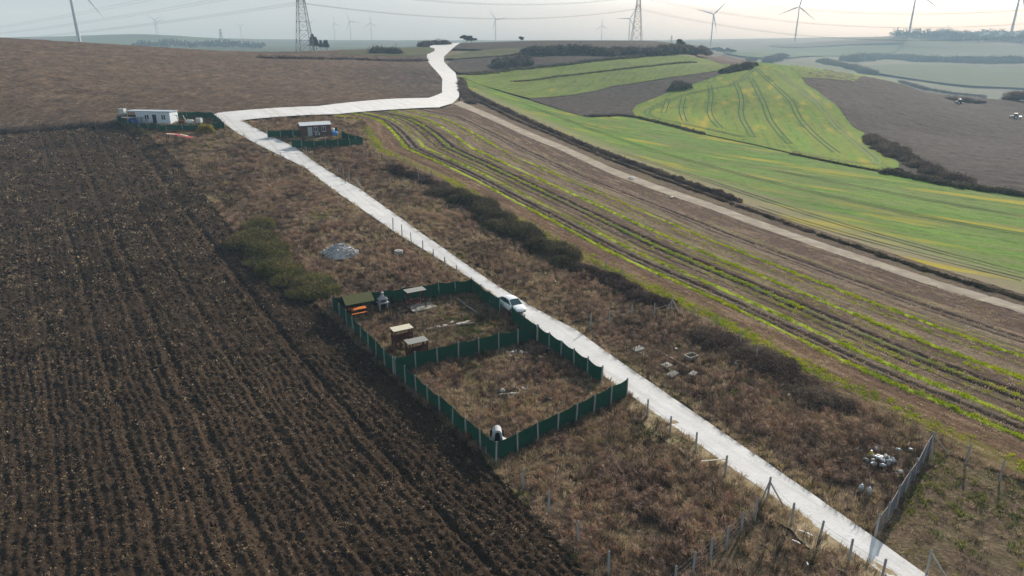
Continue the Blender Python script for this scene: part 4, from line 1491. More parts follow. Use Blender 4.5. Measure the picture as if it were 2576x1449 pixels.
# ------------------------------------------------------------------ white prefab house
def prefab():
    a, b = np.array(g(345, 311)), np.array(g(430, 312))
    L = float(np.hypot(*(b - a)))
    rz = math.atan2(b[1] - a[1], b[0] - a[0])
    H, D = 2.7, 3.0
    t = thing('prefab_house', 'white prefab house with blue grey flat roof at the foot of the hill', 'house', (a[0], a[1]), rz)
    ops = [(L * .26, L * .375, 1.0, 2.0), (L * .48, L * .60, 0, 2.1), (L * .75, L * .86, .95, 2.05)]
    m = MB()
    x = 0.0
    for (p, q, lo, hi) in ops:
        m.box(((x + p) / 2, .05, H / 2), (p - x, .1, H))
        if lo > 0:
            m.box(((p + q) / 2, .05, lo / 2), (q - p, .1, lo))
        m.box(((p + q) / 2, .05, (hi + H) / 2), (q - p, .1, H - hi))
        x = q
    m.box(((x + L) / 2, .05, H / 2), (L - x, .1, H))
    m.build('front_wall', M_WHITEP, t)
    MB().box((L - .05, D / 2 + .05, H / 2), (.1, D - .1, H)).build('side_wall', M_WHITEP, t)
    MB().box((.05, D / 2 + .05, H / 2), (.1, D - .1, H)).build('side_wall', M_WHITEP, t)
    MB().box((L / 2, D + .05, H / 2), (L, .1, H)).build('back_wall', M_WHITEP, t)
    MB().box(((L - 2.3) / 2, D / 2, H + .07), (L + 2.7, D + .3, .14)).build('roof', M_ROOFB, t)
    for i, (p, q, lo, hi) in enumerate(ops):
        if lo > 0:
            w = MB().box(((p + q) / 2, .07, (lo + hi) / 2), (q - p, .03, hi - lo)).build('window', M_GLASS, t)
            MB().box(((p + q) / 2, .0, (lo + hi) / 2), (.12, .06, hi - lo)).box(((p + q) / 2, -.002, lo), (q - p + .1, .07, .07)).box(((p + q) / 2, -.002, hi), (q - p + .1, .07, .07)).build('frame', M_FRAMEW, w)
        else:
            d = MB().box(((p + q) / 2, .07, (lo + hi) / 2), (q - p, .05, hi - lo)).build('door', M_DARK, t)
            MB().box((q - .12, .03, 1.0), (.05, .06, .12)).build('handle', M_STEEL, d)
    # open lean-to at the left end
    for x, y in ((-2.2, .1), (-2.2, D - .1)):
        MB().box((x, y, H / 2), (.12, .12, H)).build('porch_post', M_FRAMEW, t)
    MB().box((-1.1, D - .04, 1.3), (2.1, .06, 2.4)).build('porch_screen', M_NET, t)
    f = lambda dx, dy: off((a[0], a[1]), dx, dy, rz)

    def ibc(label, xy, dz=0.0, lying=False, sc=1.0):
        th = thing('tank_container', label, 'tank', xy, rz, dz=dz)
        MB().box((0, 0, .14), (1.2, 1.0, .14)).build('pallet', M_WOODG, th)
        MB().box((0, 0, .72), (1.14, .94, 1.0), taper=.97).build('bottle', M_IBC, th)
        c = MB()
        for z in (.3, .55, .8, 1.05, 1.23):
            for s in (-1, 1):
                c.bar((-.6, s * .5, z), (.6, s * .5, z), .025).bar((s * .6, -.5, z), (s * .6, .5, z), .025)
        for x in (-.6, -.3, 0, .3, .6):
            for s in (-1, 1):
                c.bar((x, s * .5, .2), (x, s * .5, 1.24), .025)
        c.build('cage', M_STEEL, th)
        MB().tube_z([(.12, 1.2), (.12, 1.27)], 10).build('lid', M_BLACKP, th)
        th.scale = (sc, sc, sc)
        return th
    st = f(-3.6, .6)
    th = thing('tank_stand', 'rough timber and scrap stand under the raised white tank', 'stand', st, rz)
    for x in (-.7, .7):
        for y in (-.55, .55):
            MB().box((x, y, .85), (.1, .1, 1.8)).build('leg', M_WOODR, th)
        MB().bar((x, -.55, .3), (x, .55, 1.6), .07).build('brace', M_WOODR, th)
    MB().box((0, 0, 1.78), (1.7, 1.35, .08)).build('deck', M_WOODG, th)
    ibc('white caged water tank raised on a stand left of the prefab house', st, 1.82, sc=1.15)
    ibc('tall white caged tank by the fence right of the prefab house', f(L + 6.4, 1.2))
    th = thing('white_cistern', 'long low white cistern right of the prefab house', 'tank', f(L + 4.6, .4), rz)
    MB().tube([(-.8, 0, .5), (-.65, 0, .5), (.65, 0, .5), (.8, 0, .5)], [.35, .5, .5, .35], 14).build('shell', M_IBC, th, smooth=True)
    for x in (-.5, .5):
        MB().box((x, 0, .1), (.12, .8, .2)).build('cradle', M_WOODG, th)
    th = thing('tarp_bundle', 'bright blue tarpaulin bundle in front of the prefab house', 'tarpaulin', f(.6, -2.0), rz)
    rnd = random.Random(5)
    rows = []
    for j in range(9):
        a_ = 2 * math.pi * j / 8
        rows.append([(1.25 * math.cos(a_) * k * rnd.uniform(.9, 1.1), .7 * math.sin(a_) * k * rnd.uniform(.9, 1.1), z * rnd.uniform(.92, 1.08)) for k, z in ((1.1, 0), (1.05, .55), (.95, 1.1), (.6, 1.8), (.05, 1.5))])
    rows[8] = rows[0]
    MB().grid(rows).build('tarpaulin', M_BLUETARP, th, smooth=True)
    th = thing('pergola_roof', 'sagging tan canopy on posts over the blue tarpaulin', 'canopy', f(.3, -2.0), rz)
    for x in (-1.7, 1.7):
        for y in (-1, 1):
            MB().bar((x, y, 0), (x, y, 1.9), .08).build('post', M_WOODR, th)
    MB().grid([[(x, y, 1.95 - .15 * math.sin((x + 1.8) / 3.6 * math.pi)) for x in (-1.8, -.9, 0, .9, 1.8)] for y in (-1.1, 0, 1.1)]).grid([[(x, y, 1.92 - .15 * math.sin((x + 1.8) / 3.6 * math.pi)) for x in (-1.8, -.9, 0, .9, 1.8)] for y in (-1.1, 0, 1.1)]).build('canopy', plain('tan_canopy', (.24, .19, .15), .9, .1), th)
    th = thing('swing_frame', 'dark metal A frame swing in front of the prefab house', 'swing', f(3.0, -2.2), rz)
    for x in (-1.1, 1.1):
        for y in (-.7, .7):
            MB().bar((x, y, 0), (x, 0, 1.8), .06).build('leg', M_BLACKP, th)
    MB().bar((-1.2, 0, 1.8), (1.2, 0, 1.8), .07).build('beam', M_BLACKP, th)
    MB().box((0, 0, .5), (1.1, .4, .06)).build('seat', M_WOODR, th)
    for x in (-.5, .5):
        MB().tube([(x, 0, .5), (x, 0, 1.8)], .012, 4).build('chain', M_WIRE, th)
    th = thing('leaning_frame', 'slanting red brown timber frame right of the prefab house', 'frame', f(L + 2.2, .6), rz)
    MB().bar((-1.4, 0, 1.75), (1.6, 0, 1.95), .08).build('beam', M_WOODR, th)
    MB().bar((.7, 0, 1.9), (1.8, -.3, 0), .12, .05).build('plank', M_WOODP, th)
    MB().bar((-.9, 0, 1.8), (-.3, -.2, 0), .08).build('leg', M_WOODR, th)
    MB().box((.2, .1, .35), (1.3, .6, .5)).build('crate', M_WOODR, th)


prefab()


def red_shed():
    t = thing('collapsed_shed', 'collapsed shed of red tin sheets and dark posts in the weeds', 'shed', g(455, 357), R(10))
    for i, (x, y, h) in enumerate(((-2.4, -1.0, 1.7), (-2.5, .6, 1.6), (-.9, -1.1, 1.6), (-1.0, .6, 1.5), (1.9, .4, .9), (1.9, -.9, .8))):
        MB().bar((x, y, -.1), (x + .1, y, h), .10).build('post', M_DARK, t)
    for i, (x0, x1, z0, z1) in enumerate(((-2.6, -.9, 1.75, 1.6), (-.9, .7, 1.65, 1.2), (.7, 2.4, 1.2, .85))):
        MB().prism([(x0, z0), (x1, z1), (x1, z1 + .04), (x0, z0 + .04)], 'y', -1.2, .9).build('tin_sheet', M_RED, t)
    MB().prism([(-2.3, 1.80), (-.8, 1.66), (-.8, 1.72), (-2.3, 1.86)], 'y', -1.3, -.5).build('pale_board', M_WOODP, t)
    for k in range(3):
        MB().prism([(.0 + .5 * k, 1.5 - .15 * k), (.4 + .5 * k, 1.4 - .15 * k), (.4 + .5 * k, 1.43 - .15 * k), (.0 + .5 * k, 1.53 - .15 * k)], 'y', .1, .95).build('pale_board', M_WOODP, t)


red_shed()


# ------------------------------------------------------------------ car
def car():
    p = off(g(1287, 780), 0, 0)
    rz = math.atan2(-.855, .52)
    t = thing('parked_car', 'white sedan parked nose towards the viewer at the garden gate on the pale road', 'car', p, rz, dz=.10)
    # x forward, length 4.4
    secs = [  # x, half width, sill z, belt z
        (-2.20, .62, .42, .78), (-2.12, .74, .30, .92), (-1.75, .84, .24, .98), (-1.2, .88, .22, .98), (-.4, .89, .22, .96), (.5, .89, .22, .94), (1.0, .88, .22, .90), (1.5, .86, .24, .82), (1.9, .80, .26, .72), (2.10, .70, .30, .64), (2.18, .55, .40, .55)]
    rows = []
    for x, w, lo, hi in secs:
        rows.append([(x, -w * .90, lo), (x, -w, lo + (hi - lo) * .3), (x, -w * .98, lo + (hi - lo) * .72), (x, -w * .86, hi), (x, -w * .4, hi + .035), (x, 0, hi + .045), (x, w * .4, hi + .035), (x, w * .86, hi), (x, w * .98, lo + (hi - lo) * .72), (x, w, lo + (hi - lo) * .3), (x, w * .90, lo)])
    m = MB().grid(rows)
    for r in (rows[0], rows[-1]):
        m.add(r, [tuple(range(len(r)))])
    m.build('body', M_CARP, t, smooth=True)
    # greenhouse
    gh = [(-1.72, .66, .97), (-1.05, .60, 1.38), (-.55, .60, 1.46), (.05, .60, 1.46), (.42, .62, 1.38), (1.18, .70, .92)]
    # roof panel and pillars
    rr = []
    for x, w, z in gh[1:5]:
        rr.append([(x, -w, z - .05), (x, -w * .8, z), (x, 0, z + .03), (x, w * .8, z), (x, w, z - .05)])
    m = MB().grid(rr)
    rr2 = [[(a, b, c - .05) for a, b, c in r] for r in rr]
    m.grid(rr2)
    m.build('roof', M_CARP, t, smooth=True)
    # windscreen, rear window, side windows as slightly curved panes
    MB().grid([[(.42, y * .60, 1.36 + .02 * (1 - y * y)) for y in (-1, -.5, 0, .5, 1)], [(1.16, y * .72, .90 + .03 * (1 - y * y)) for y in (-1, -.5, 0, .5, 1)]]).build('windscreen', M_CARGL, t, smooth=True)
    MB().grid([[(-1.05, y * .58, 1.36) for y in (-1, -.5, 0, .5, 1)], [(-1.74, y * .66, .97) for y in (-1, -.5, 0, .5, 1)]]).build('rear_window', M_CARGL, t, smooth=True)
    for s in (-1, 1):
        MB().add([(-1.55, s * .74, .97), (-.42, s * .78, .96), (-.42, s * .62, 1.40), (-.98, s * .61, 1.33)], [(0, 1, 2, 3)]).build('side_window', M_CARGL, t)
        MB().add([(-.36, s * .78, .96), (.98, s * .76, .93), (.40, s * .625, 1.34), (-.36, s * .62, 1.40)], [(0, 1, 2, 3)]).build('side_window', M_CARGL, t)
        MB().bar((1.18, s * .74, .90), (.42, s * .62, 1.38), .07).build('pillar', M_CARP, t)
        MB().bar((-1.74, s * .70, .96), (-1.05, s * .60, 1.36), .10).build('pillar', M_CARP, t)
        MB().bar((-.39, s * .79, .95), (-.39, s * .62, 1.41), .05).build('pillar', M_BLACKP, t)
        mr = MB().box((.78, s * .97, 1.0), (.14, .2, .13), taper=.8).build('mirror', M_CARP, t)
        MB().add([(1.78, s * .80, .62), (2.10, s * .60, .57), (2.06, s * .52, .67), (1.70, s * .76, .76)], [(0, 1, 2, 3)]).build('headlight', M_LAMP, t, loc=(.03, s * .02, .02))
        MB().box((-2.14, s * .6, .74), (.06, .24, .2)).build('tail_light', M_REDL, t)
        for x in (-1.3, 1.33):
            w = MB().tube([(x, s * .70, .31), (x, s * .90, .31)], .31, 20).build('wheel', M_TYRE, t)
            MB().tube([(x, s * .86, .31), (x, s * .915, .31)], .20, 14).build('rim', M_RIM, w)
        MB().box((-.1, s * .90, .72), (.16, .03, .03)).build('door_handle', M_CARP, t)
    MB().box((2.15, 0, .40), (.08, 1.0, .14)).build('grille', M_BLACKP, t)
    MB().box((2.20, 0, .47), (.03, .5, .11)).build('number_plate', M_PLATE, t)
    MB().box((0, 0, .26), (3.9, 1.5, .12)).build('underbody', M_BLACKP, t)


car()


# ------------------------------------------------------------------ plastic jugs and litter
def jug_mesh(mat, name='jug', s=1.0):
    m = MB().tube_z([(.10 * s, 0), (.12 * s, .03 * s), (.12 * s, .24 * s), (.10 * s, .31 * s), (.04 * s, .36 * s), (.035 * s, .40 * s)], 10)
    m.tube([(.10 * s, 0, .22 * s), (.15 * s, 0, .26 * s), (.13 * s, 0, .33 * s), (.05 * s, 0, .36 * s)], .015 * s, 5)
    return m.mesh(name, mat, True)


JUG = jug_mesh(M_JUG)
JUGY = jug_mesh(M_JUGY)
CAP = MB().tube_z([(.042, .395), (.042, .43)], 8).mesh('cap', M_BLUE)
jr = random.Random(8)


def jug(label, xy, me, s=1.0, dz=0.0, rot=None, group=None):
    o = link('plastic_jug', me)
    o.location = (xy[0], xy[1], tz(*xy) + GZ + dz)
    o.rotation_euler = rot or (R(jr.uniform(60, 110)), R(jr.uniform(-20, 20)), jr.uniform(0, 6.28))
    o.scale = (s, s, s)
    link('cap', CAP, o)
    return tag(o, label, 'jug', group)


heap = z8(1005, 425)
for i in range(34):
    a, r_ = jr.uniform(0, 6.28), math.sqrt(jr.random())
    jug('milky plastic jug in the heap by the chain link fence', (heap[0] + 1.1 * r_ * math.cos(a), heap[1] + .75 * r_ * math.sin(a)), JUG, jr.uniform(.8, 1.1), .12 + .38 * (1 - r_) * jr.uniform(.5, 1.1), None, 'jugs in the heap')
jug('yellow plastic jug standing on the far side of the jug heap', z8(918, 392), JUGY, 1.5, .05, (0, 0, 1))
jug('single large clear jug standing in the weeds, left of the pair', z8(825, 690), JUG, 1.4, .05, (R(8), 0, .5))
jug('single large clear jug standing in the weeds, right of the pair', z8(905, 718), JUG, 1.4, .05, (R(-6), 0, 2.5))
for i, (x, y, lb) in enumerate(((810, 318, 'white jug lying farthest left of the jug heap'), (850, 346, 'clear jug lying just left of the jug heap'), (960, 328, 'jug lying just behind the jug heap'), (1145, 322, 'jug with yellowish tint lying right of the jug heap'), (1260, 320, 'dull jug lying in the weeds behind the chain link fence'), (1190, 545, 'jug lying in front of the chain link fence'), (1300, 520, 'jug caught at the foot of the chain link fence'))):
    jug(lb, z8(x, y), JUG, 1.0, .13)
for i, (xy, L, W, rz, lb) in enumerate(((z8(335, 1085), .95, .16, R(-38), 'long white plank on the ground by the roadside posts'), (z8(250, 1165), .6, .14, R(-45), 'crumpled white plastic strip below the long white plank'), (z8(350, 1360), .3, .10, R(80), 'small white plastic scrap at the bottom by the roadside posts'),
                                        (g(1589, 451), 1.6, .7, R(-20), 'white sack dumped on the verge of the dirt track'), (g(1690, 499), .9, .5, R(40), 'pale sack lying in the brown strip below the dirt track'),
                                        (z3b(1648, 885), .3, .25, 1, 'white plastic bag in the weeds beside the kerbs'), (z3b(437, 205), .3, .22, 1, 'white bag in the weeds right of the car'), (g(1983, 1000), .35, .3, 1, 'white scrap in the weeds below the stubble edge'))):
    m = MB()
    rows = []
    n = 7
    for j in range(n):
        k = j / (n - 1) - .5
        e = (1 - (2 * k) ** 4) ** .5 if abs(k) < .5 else .1
        rows.append([(k * L, W / 2 * e * math.cos(a_) * jr.uniform(.8, 1.1), max(.02, W * .22 * e * (1 + math.sin(a_)) * jr.uniform(.8, 1.2)) + .16) for a_ in np.linspace(0, 2 * math.pi, 9)])
        rows[-1][8] = rows[-1][0]
    m.grid(rows)
    solo('litter_piece', lb, 'litter', xy, rz, m, M_LITTER, smooth=True)


# ------------------------------------------------------------------ tractors
def tractor(label, xy, rz, impl):
    t = thing('farm_tractor', label, 'tractor', xy, rz)
    MB().box((.9, 0, 1.15), (1.9, .75, .75), taper=.92).build('bonnet', M_TRACTOR, t)
    MB().box((-.4, 0, .95), (1.2, .9, .7)).build('chassis', M_BLACKP, t)
    c = MB().box((-.5, 0, 1.95), (1.25, 1.3, 1.3), taper=.9).build('cab', M_GLASS, t)
    MB().box((-.5, 0, 2.68), (1.5, 1.45, .18), taper=.9).build('cab_roof', M_FRAMEW, c)
    for s in (-1, 1):
        w = MB().tube([(-.7, s * .65, .85), (-.7, s * 1.1, .85)], .85, 18).build('wheel', M_TYRE, t)
        MB().tube([(-.7, s * 1.0, .85), (-.7, s * 1.12, .85)], .45, 12).build('rim', M_FRAMEW, w)
        w = MB().tube([(1.4, s * .6, .55), (1.4, s * .9, .55)], .55, 16).build('wheel', M_TYRE, t)
        MB().tube([(1.4, s * .85, .55), (1.4, s * .92, .55)], .28, 10).build('rim', M_FRAMEW, w)
    MB().tube([(1.2, .3, 1.5), (1.2, .3, 2.3)], .05, 6).build('exhaust', M_BLACKP, t)
    if impl:
        i = MB().box((-2.6, 0, 1.15), (1.1, 2.6, .55)).build('seed_hopper', M_FRAMEW, t)
        for k in range(7):
            MB().box((-2.7, -1.2 + .4 * k, .45), (.08, .08, .9)).build('tine', M_BLACKP, i)
    else:
        i = MB().box((-2.2, 0, .8), (.3, 2.4, .15)).build('cultivator_frame', M_BLACKP, t)
        for k in range(7):
            MB().bar((-2.2, -1.1 + .37 * k, .8), (-2.5, -1.1 + .37 * k, .05), .07).build('tine', M_BLACKP, i)


tractor('tractor with white cab roof working the far side of the right ploughed field', g(2410, 262), R(130), False)
tractor('tractor pulling a white seed hopper at the right edge of the ploughed field', g(2550, 299), R(150), True)

# ------------------------------------------------------------------ wind turbines
HUB = 90.0


def blade_mesh():
    m = MB()
    rows = []
    for r_, ch, th, tw in ((0, 2.2, 2.2, 0), (2, 2.2, 2.0, 10), (6, 3.4, 1.2, 14), (11, 3.9, .85, 11), (20, 3.1, .6, 7), (32, 2.2, .4, 4), (44, 1.4, .25, 2), (52, .8, .15, 0), (55.5, .25, .06, 0)):
        a = R(tw)
        row = []
        for k in range(9):
            b = 2 * math.pi * k / 8
            cx_, ty = ch * (.5 * math.cos(b) + (.12 if r_ > 4 else 0)), th * .5 * math.sin(b)
            row.append((cx_ * math.cos(a) - ty * math.sin(a), cx_ * math.sin(a) + ty * math.cos(a) - .0006 * r_ * r_, r_))
        rows.append(row)
    return m.grid(rows).mesh('blade', M_TURB, True)


TB = {'tower': MB().tube_z([(2.3, -14), (2.3, 0), (2.0, 30), (1.7, 60), (1.35, HUB - 2)], 16).mesh('tower', M_TURB, True),
      'nacelle': MB().prism([(-4.2, -1.9), (5.5, -1.6), (6.3, -.4), (6.0, 1.6), (-4.0, 2.0), (-4.6, .5)], 'x', -1.8, 1.8).mesh('nacelle', M_TURB),
      'hub': MB().tube([(0, -4.4, 0), (0, -5.6, 0), (0, -6.8, 0), (0, -7.6, 0)], [1.7, 1.9, 1.4, .3], 12).mesh('rotor_hub', M_TURB, True),
      'blade': blade_mesh()}


def turbine(label, u, hub_v, base_v, roll, yaw, dist=None):
    db, dh = ray(u, base_v), ray(u, hub_v)
    te = lambda d: d[2] / math.hypot(d[0], d[1])
    D = HUB / (te(dh) - te(db))
    if D > 2700:
        D = 2350 + (D - 2700) * .1
    D = dist or D
    x, y = far(u, D)
    zb = tz(x, y)
    sc = (CAMZ + te(dh) * D - zb) / HUB
    t = bpy.data.objects.new('wind_turbine', None)
    col.objects.link(t)
    t.location = (x, y, zb)
    t.scale = (sc, sc, sc)
    az = math.atan2(x, y)
    t.rotation_euler = (0, 0, -az + R(yaw))
    tag(t, label, 'wind turbine', 'wind turbines on the horizon')
    link('tower', TB['tower'], t)
    link('nacelle', TB['nacelle'], t, (0, 0, HUB))
    link('rotor_hub', TB['hub'], t, (0, 0, HUB))
    for k in range(3):
        # seen from the front (-y side) a positive roll turns clockwise
        link('blade', TB['blade'], t, (0, -5.7, HUB), (0, R(roll + 120 * k), 0))
    return t


for a in (('tallest wind turbine at the far left behind the ploughed ridge', 199, -62, 145, 25, 35),
          ('very faint distant wind turbine, left one of the pair over the blue hill', 396, 50, 98, 180, 30),
          ('very faint distant wind turbine, right one of the pair over the blue hill', 401, 55, 100, 186, 20),
          ('small faint wind turbine over the tree line left of the near pylon', 608, 66, 104, 180, 25),
          ('faint wind turbine half hidden behind the near lattice pylon', 781, 59, 105, 60, 20),
          ('leftmost of the three wind turbines right of the near pylon', 843, 59, 103, -10, 45),
          ('middle of the three wind turbines right of the near pylon', 883, 54, 102, -26, 25),
          ('rightmost of the three wind turbines right of the near pylon', 935, 58, 103, 0, 0),
          ('wind turbine alone on the skyline just right of the road top', 1247, 49, 110, -38, 15),
          ('smaller wind turbine left of the far lattice pylon', 1513, 65, 108, -4, 5),
          ('wind turbine right beside the far lattice pylon', 1582, 47, 108, 30, 0),
          ('large wind turbine standing right of the far lattice pylon', 1789, 36, 112, 45, 5),
          ('large wind turbine with one blade upright left of the right hill wood', 2000, 17, 105, 8, 0, 3060),
          ('large wind turbine cut by the picture top beside the right hill wood', 2284, -20, 97, 6, 0, 2450),
          ('wind turbine cut by the picture top at the right edge above the wood', 2540, -40, 84, 166, 5, 2800)):
    turbine(*a)


# ------------------------------------------------------------------ lattice pylons
def pylon(label, u, dist, base_w, H, rz, mat, visible=True):
    x, y = far(u, dist)
    t = thing('lattice_pylon', label, 'pylon', (x, y), rz, 'power line pylons')
    top_w = 1.4
    wz = lambda z: base_w + (3.2 - base_w) * min(1, z / (.62 * H)) if z < .62 * H else 3.2 + (top_w - 3.2) * (z - .62 * H) / (.38 * H)
    cn = lambda z, i: (wz(z) / 2 * (-1, 1, 1, -1)[i], wz(z) / 2 * (-1, -1, 1, 1)[i], z)
    levels = [0]
    while levels[-1] < H - 1.5:
        levels.append(min(H, levels[-1] + max(1.6, wz(levels[-1]) * .72)))
    for i in range(4):
        m = MB()
        for a, b in zip(levels[:-1], levels[1:]):
            m.bar(cn(a, i), cn(b, i), .26)
        m.build('leg', mat, t)
    for f in range(4):
        m = MB()
        for k, (a, b) in enumerate(zip(levels[:-1], levels[1:])):
            i, j = f, (f + 1) % 4
            m.bar(cn(a, i), cn(b, j), .13).bar(cn(a, j), cn(b, i), .13).bar(cn(b, i), cn(b, j), .13)
        m.build('bracing', mat, t)
    arms = []
    for z in (.55 * H, .735 * H, .93 * H):
        for s in (-1, 1):
            tip = (0, s * 7.0, z + .3)
            m = MB()
            for i in (0, 1, 2, 3):
                c = cn(z + (1.6 if i in (0, 1) else 0), 0)
            w = wz(z) / 2
            for px in (-w, w):
                m.bar((px, s * w, z), tip, .14).bar((px, s * w, z + 1.7), tip, .14)
                for k in (.3, .6):
                    m.bar((px * (1 - k), s * (w + (7 - w) * k), z + .3 * k), (px * (1 - k), s * (w + (7 - w) * k), z + 1.7 - 1.4 * k), .09)
            m.build('crossarm', mat, t)
            MB().tube([(0, s * 6.9, z + .2), (0, s * 6.9, z - 1.8)], .12, 6).build('insulator', M_BLACKP, t)
            arms.append((s, z - 1.8))
    return t, arms


P1, arms1 = pylon('dark steel lattice pylon standing on the left ridge, nearer one', 766, 455, 9.0, 53, R(0), M_PYLON)
P2, arms2 = pylon('reddish steel lattice pylon on the central plateau, farther one', 1601, 655, 9.0, 53, R(0), M_PYLONR)
for lb, u, d in (('tiny lattice pylon in the haze below the blue hill', 557, 1500), ('tiny lattice pylon in the haze behind the plateau bushes', 1689, 1700)):
    x, y = far(u, d)
    t, _ = pylon(lb, u, d, 7.0, 30, 0, M_PYLON)
    t.location.z = tz(x, y)


def cable(label, a, b, sag, n=24):
    a, b = Vector(a), Vector(b)
    pts = [a + (b - a) * (k / n) - Vector((0, 0, 4 * sag * (k / n) * (1 - k / n))) for k in range(n + 1)]
    m = MB()
    m.tube([p + Vector((0, 0, .22)) for p in pts], .032, 4, False).tube([p - Vector((0, 0, .22)) for p in pts], .032, 4, False)
    for k in range(2, n, 4):
        m.bar(pts[k] + Vector((0, 0, .25)), pts[k] - Vector((0, 0, .25)), .08)
    o = m.build('overhead_cable', M_CABLE)
    return tag(o, label, 'cable', 'overhead power cables')


names = {29: 'lowest', 40: 'middle', 47: 'upper'}
lv = ['lowest', 'middle', 'top']
xl = far(-160, 1500)
xr = far(3000, 760)
for idx, (s, z) in enumerate(arms1):
    side = 'near' if s < 0 else 'far'
    level = lv[idx // 2]
    a = (P1.location.x, P1.location.y + s * 6.9, P1.location.z + z)
    b = (P2.location.x, P2.location.y + s * 6.9, P2.location.z + arms2[idx][1])
    cable(f'{level} power cable between the two pylons, {side} side', a, b, 8.5)
    cable(f'{level} power cable running left from the nearer pylon, {side} side', a, (xl[0], xl[1] + s * 7, 14 + z * .5), 6)
    cable(f'{level} power cable running right from the farther pylon, {side} side', b, (xr[0], xr[1] + s * 7, 20 + z), 22)

# ------------------------------------------------------------------ vegetation
rng = np.random.default_rng(7)


def m_plant(name, stops, patch=.12, rnd_amt=.5, trans=.35, fine=None, rough=.9):
    """dry or green plant matter: colour drifts over the land and from plant to plant"""
    k = NT(name)
    n1 = k.noise(patch, detail=5, rough=.6)
    oi = k.n('ShaderNodeObjectInfo').outputs['Random']
    n1 = k.math('ADD', k.math('MULTIPLY', k.math('SUBTRACT', n1, .5), 1.9), .5)
    f = k.math('ADD', n1, k.math('MULTIPLY', k.math('SUBTRACT', oi, .5), rnd_amt))
    if fine:
        f = k.math('ADD', f, k.math('MULTIPLY', k.math('SUBTRACT', k.noise(fine, detail=3), .5), .5))
    c = k.ramp(f, stops)
    d = k.principled(c, rough, .1)
    t = k.n('ShaderNodeBsdfTranslucent', ins={'Color': c}).outputs[0]
    return k.surf(k.n('ShaderNodeMixShader', ins={0: trans, 1: d, 2: t}).outputs[0])


M_DRY = m_plant('dry_weed', [(.08, (.050, .034, .026)), (.28, (.125, .082, .056)), (.40, (.30, .205, .150)), (.50, (.26, .182, .150)), (.60, (.50, .37, .25)), (.70, (.29, .150, .088)), (.80, (.42, .32, .20)), (.95, (.17, .15, .06))], patch=.09, rnd_amt=.6)
M_STRAW = m_plant('straw_grass', [(.25, (.22, .155, .095)), (.45, (.42, .32, .20)), (.6, (.55, .44, .29)), (.78, (.32, .25, .11))])
M_GRASS = m_plant('green_grass', [(.25, (.06, .085, .018)), (.5, (.10, .145, .022)), (.7, (.19, .20, .03))])
M_LIME = m_plant('volunteer_wheat', [(.3, (.22, .30, .004)), (.55, (.34, .42, .006)), (.7, (.42, .42, .01))])
M_BRAMBLE = m_plant('bramble_leaf', [(.10, (.050, .058, .015)), (.35, (.095, .105, .024)), (.55, (.16, .155, .040)), (.72, (.22, .18, .06)), (.9, (.15, .10, .05))], .3, .0, .25, 2.5)
M_DARKLEAF = m_plant('dark_thicket_leaf', [(.15, (.024, .028, .013)), (.40, (.050, .056, .022)), (.6, (.090, .086, .036)), (.75, (.14, .11, .065))], .3, .0, .25, 2.0)
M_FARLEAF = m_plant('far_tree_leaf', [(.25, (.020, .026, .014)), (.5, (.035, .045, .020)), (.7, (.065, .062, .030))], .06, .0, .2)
M_TWIG = m_plant('purple_brown_twigs', [(.25, (.055, .038, .032)), (.5, (.10, .072, .058)), (.7, (.17, .13, .095))], .2, .2, .25, 1.5)
M_TWIGD = m_plant('dark_twigs', [(.2, (.050, .038, .026)), (.5, (.095, .070, .048)), (.75, (.18, .135, .09))], .2, .2, .25, 1.5)
M_YELLOW = m_plant('yellow_leaf', [(.3, (.22, .19, .02)), (.6, (.42, .34, .03))], 1.0, 0, .4)
M_BARK = plain('bark', (.06, .045, .033), .95, .1)
M_CLOD = m_plant('soil_clod', [(.15, (.018, .012, .008)), (.42, (.042, .028, .017)), (.60, (.085, .055, .033)), (.78, (.12, .08, .047)), (.95, (.20, .14, .085))], .25, .85, 0.0)


def blades(n, r, hmin, hmax, w, lean, seed, droop=.3):
    q = np.random.default_rng(seed)
    V, F = [], []
    for i in range(n):
        a = q.uniform(0, 6.283)
        rr = r * math.sqrt(q.random())
        bx, by = rr * math.cos(a), rr * math.sin(a)
        a2 = a + q.normal(0, .8)
        L = q.uniform(hmin, hmax)
        ln = lean * q.uniform(.3, 1.2)
        dx, dy = math.cos(a2) * ln, math.sin(a2) * ln
        px, py = -math.sin(a2), math.cos(a2)
        ww = w * q.uniform(.6, 1.3)
        b = len(V)
        m = (bx + dx * L * .5, by + dy * L * .5, L * .62)
        t = (bx + dx * L * (1 + droop), by + dy * L * (1 + droop), L * (1 - droop * .3))
        V += [(bx - px * ww / 2, by - py * ww / 2, -.05), (bx + px * ww / 2, by + py * ww / 2, -.05), (m[0] + px * ww * .4, m[1] + py * ww * .4, m[2]), (m[0] - px * ww * .4, m[1] - py * ww * .4, m[2]), t]
        F += [(b, b + 1, b + 2, b + 3), (b + 3, b + 2, b + 4)]
    return V, F


def fuzz(n, r, h, s, seed):
    q = np.random.default_rng(seed)
    V, F = [], []
    for i in range(n):
        z = h * q.random() ** .7
        rr = r * math.sqrt(q.random()) * (.55 + .45 * math.sin(math.pi * min(1, z / h * .8 + .2)))
        a = q.uniform(0, 6.283)
        c = np.array([rr * math.cos(a), rr * math.sin(a), z])
        d1 = q.normal(size=3)
        d1 /= np.linalg.norm(d1)
        d2 = np.cross(d1, q.normal(size=3))
        d2 /= np.linalg.norm(d2) + 1e-6
        L = s * q.uniform(.6, 1.6)
        b = len(V)
        V += [tuple(c - d1 * L), tuple(c + d2 * L * .32), tuple(c + d1 * L), ]
        F += [(b, b + 1, b + 2)]
    return V, F


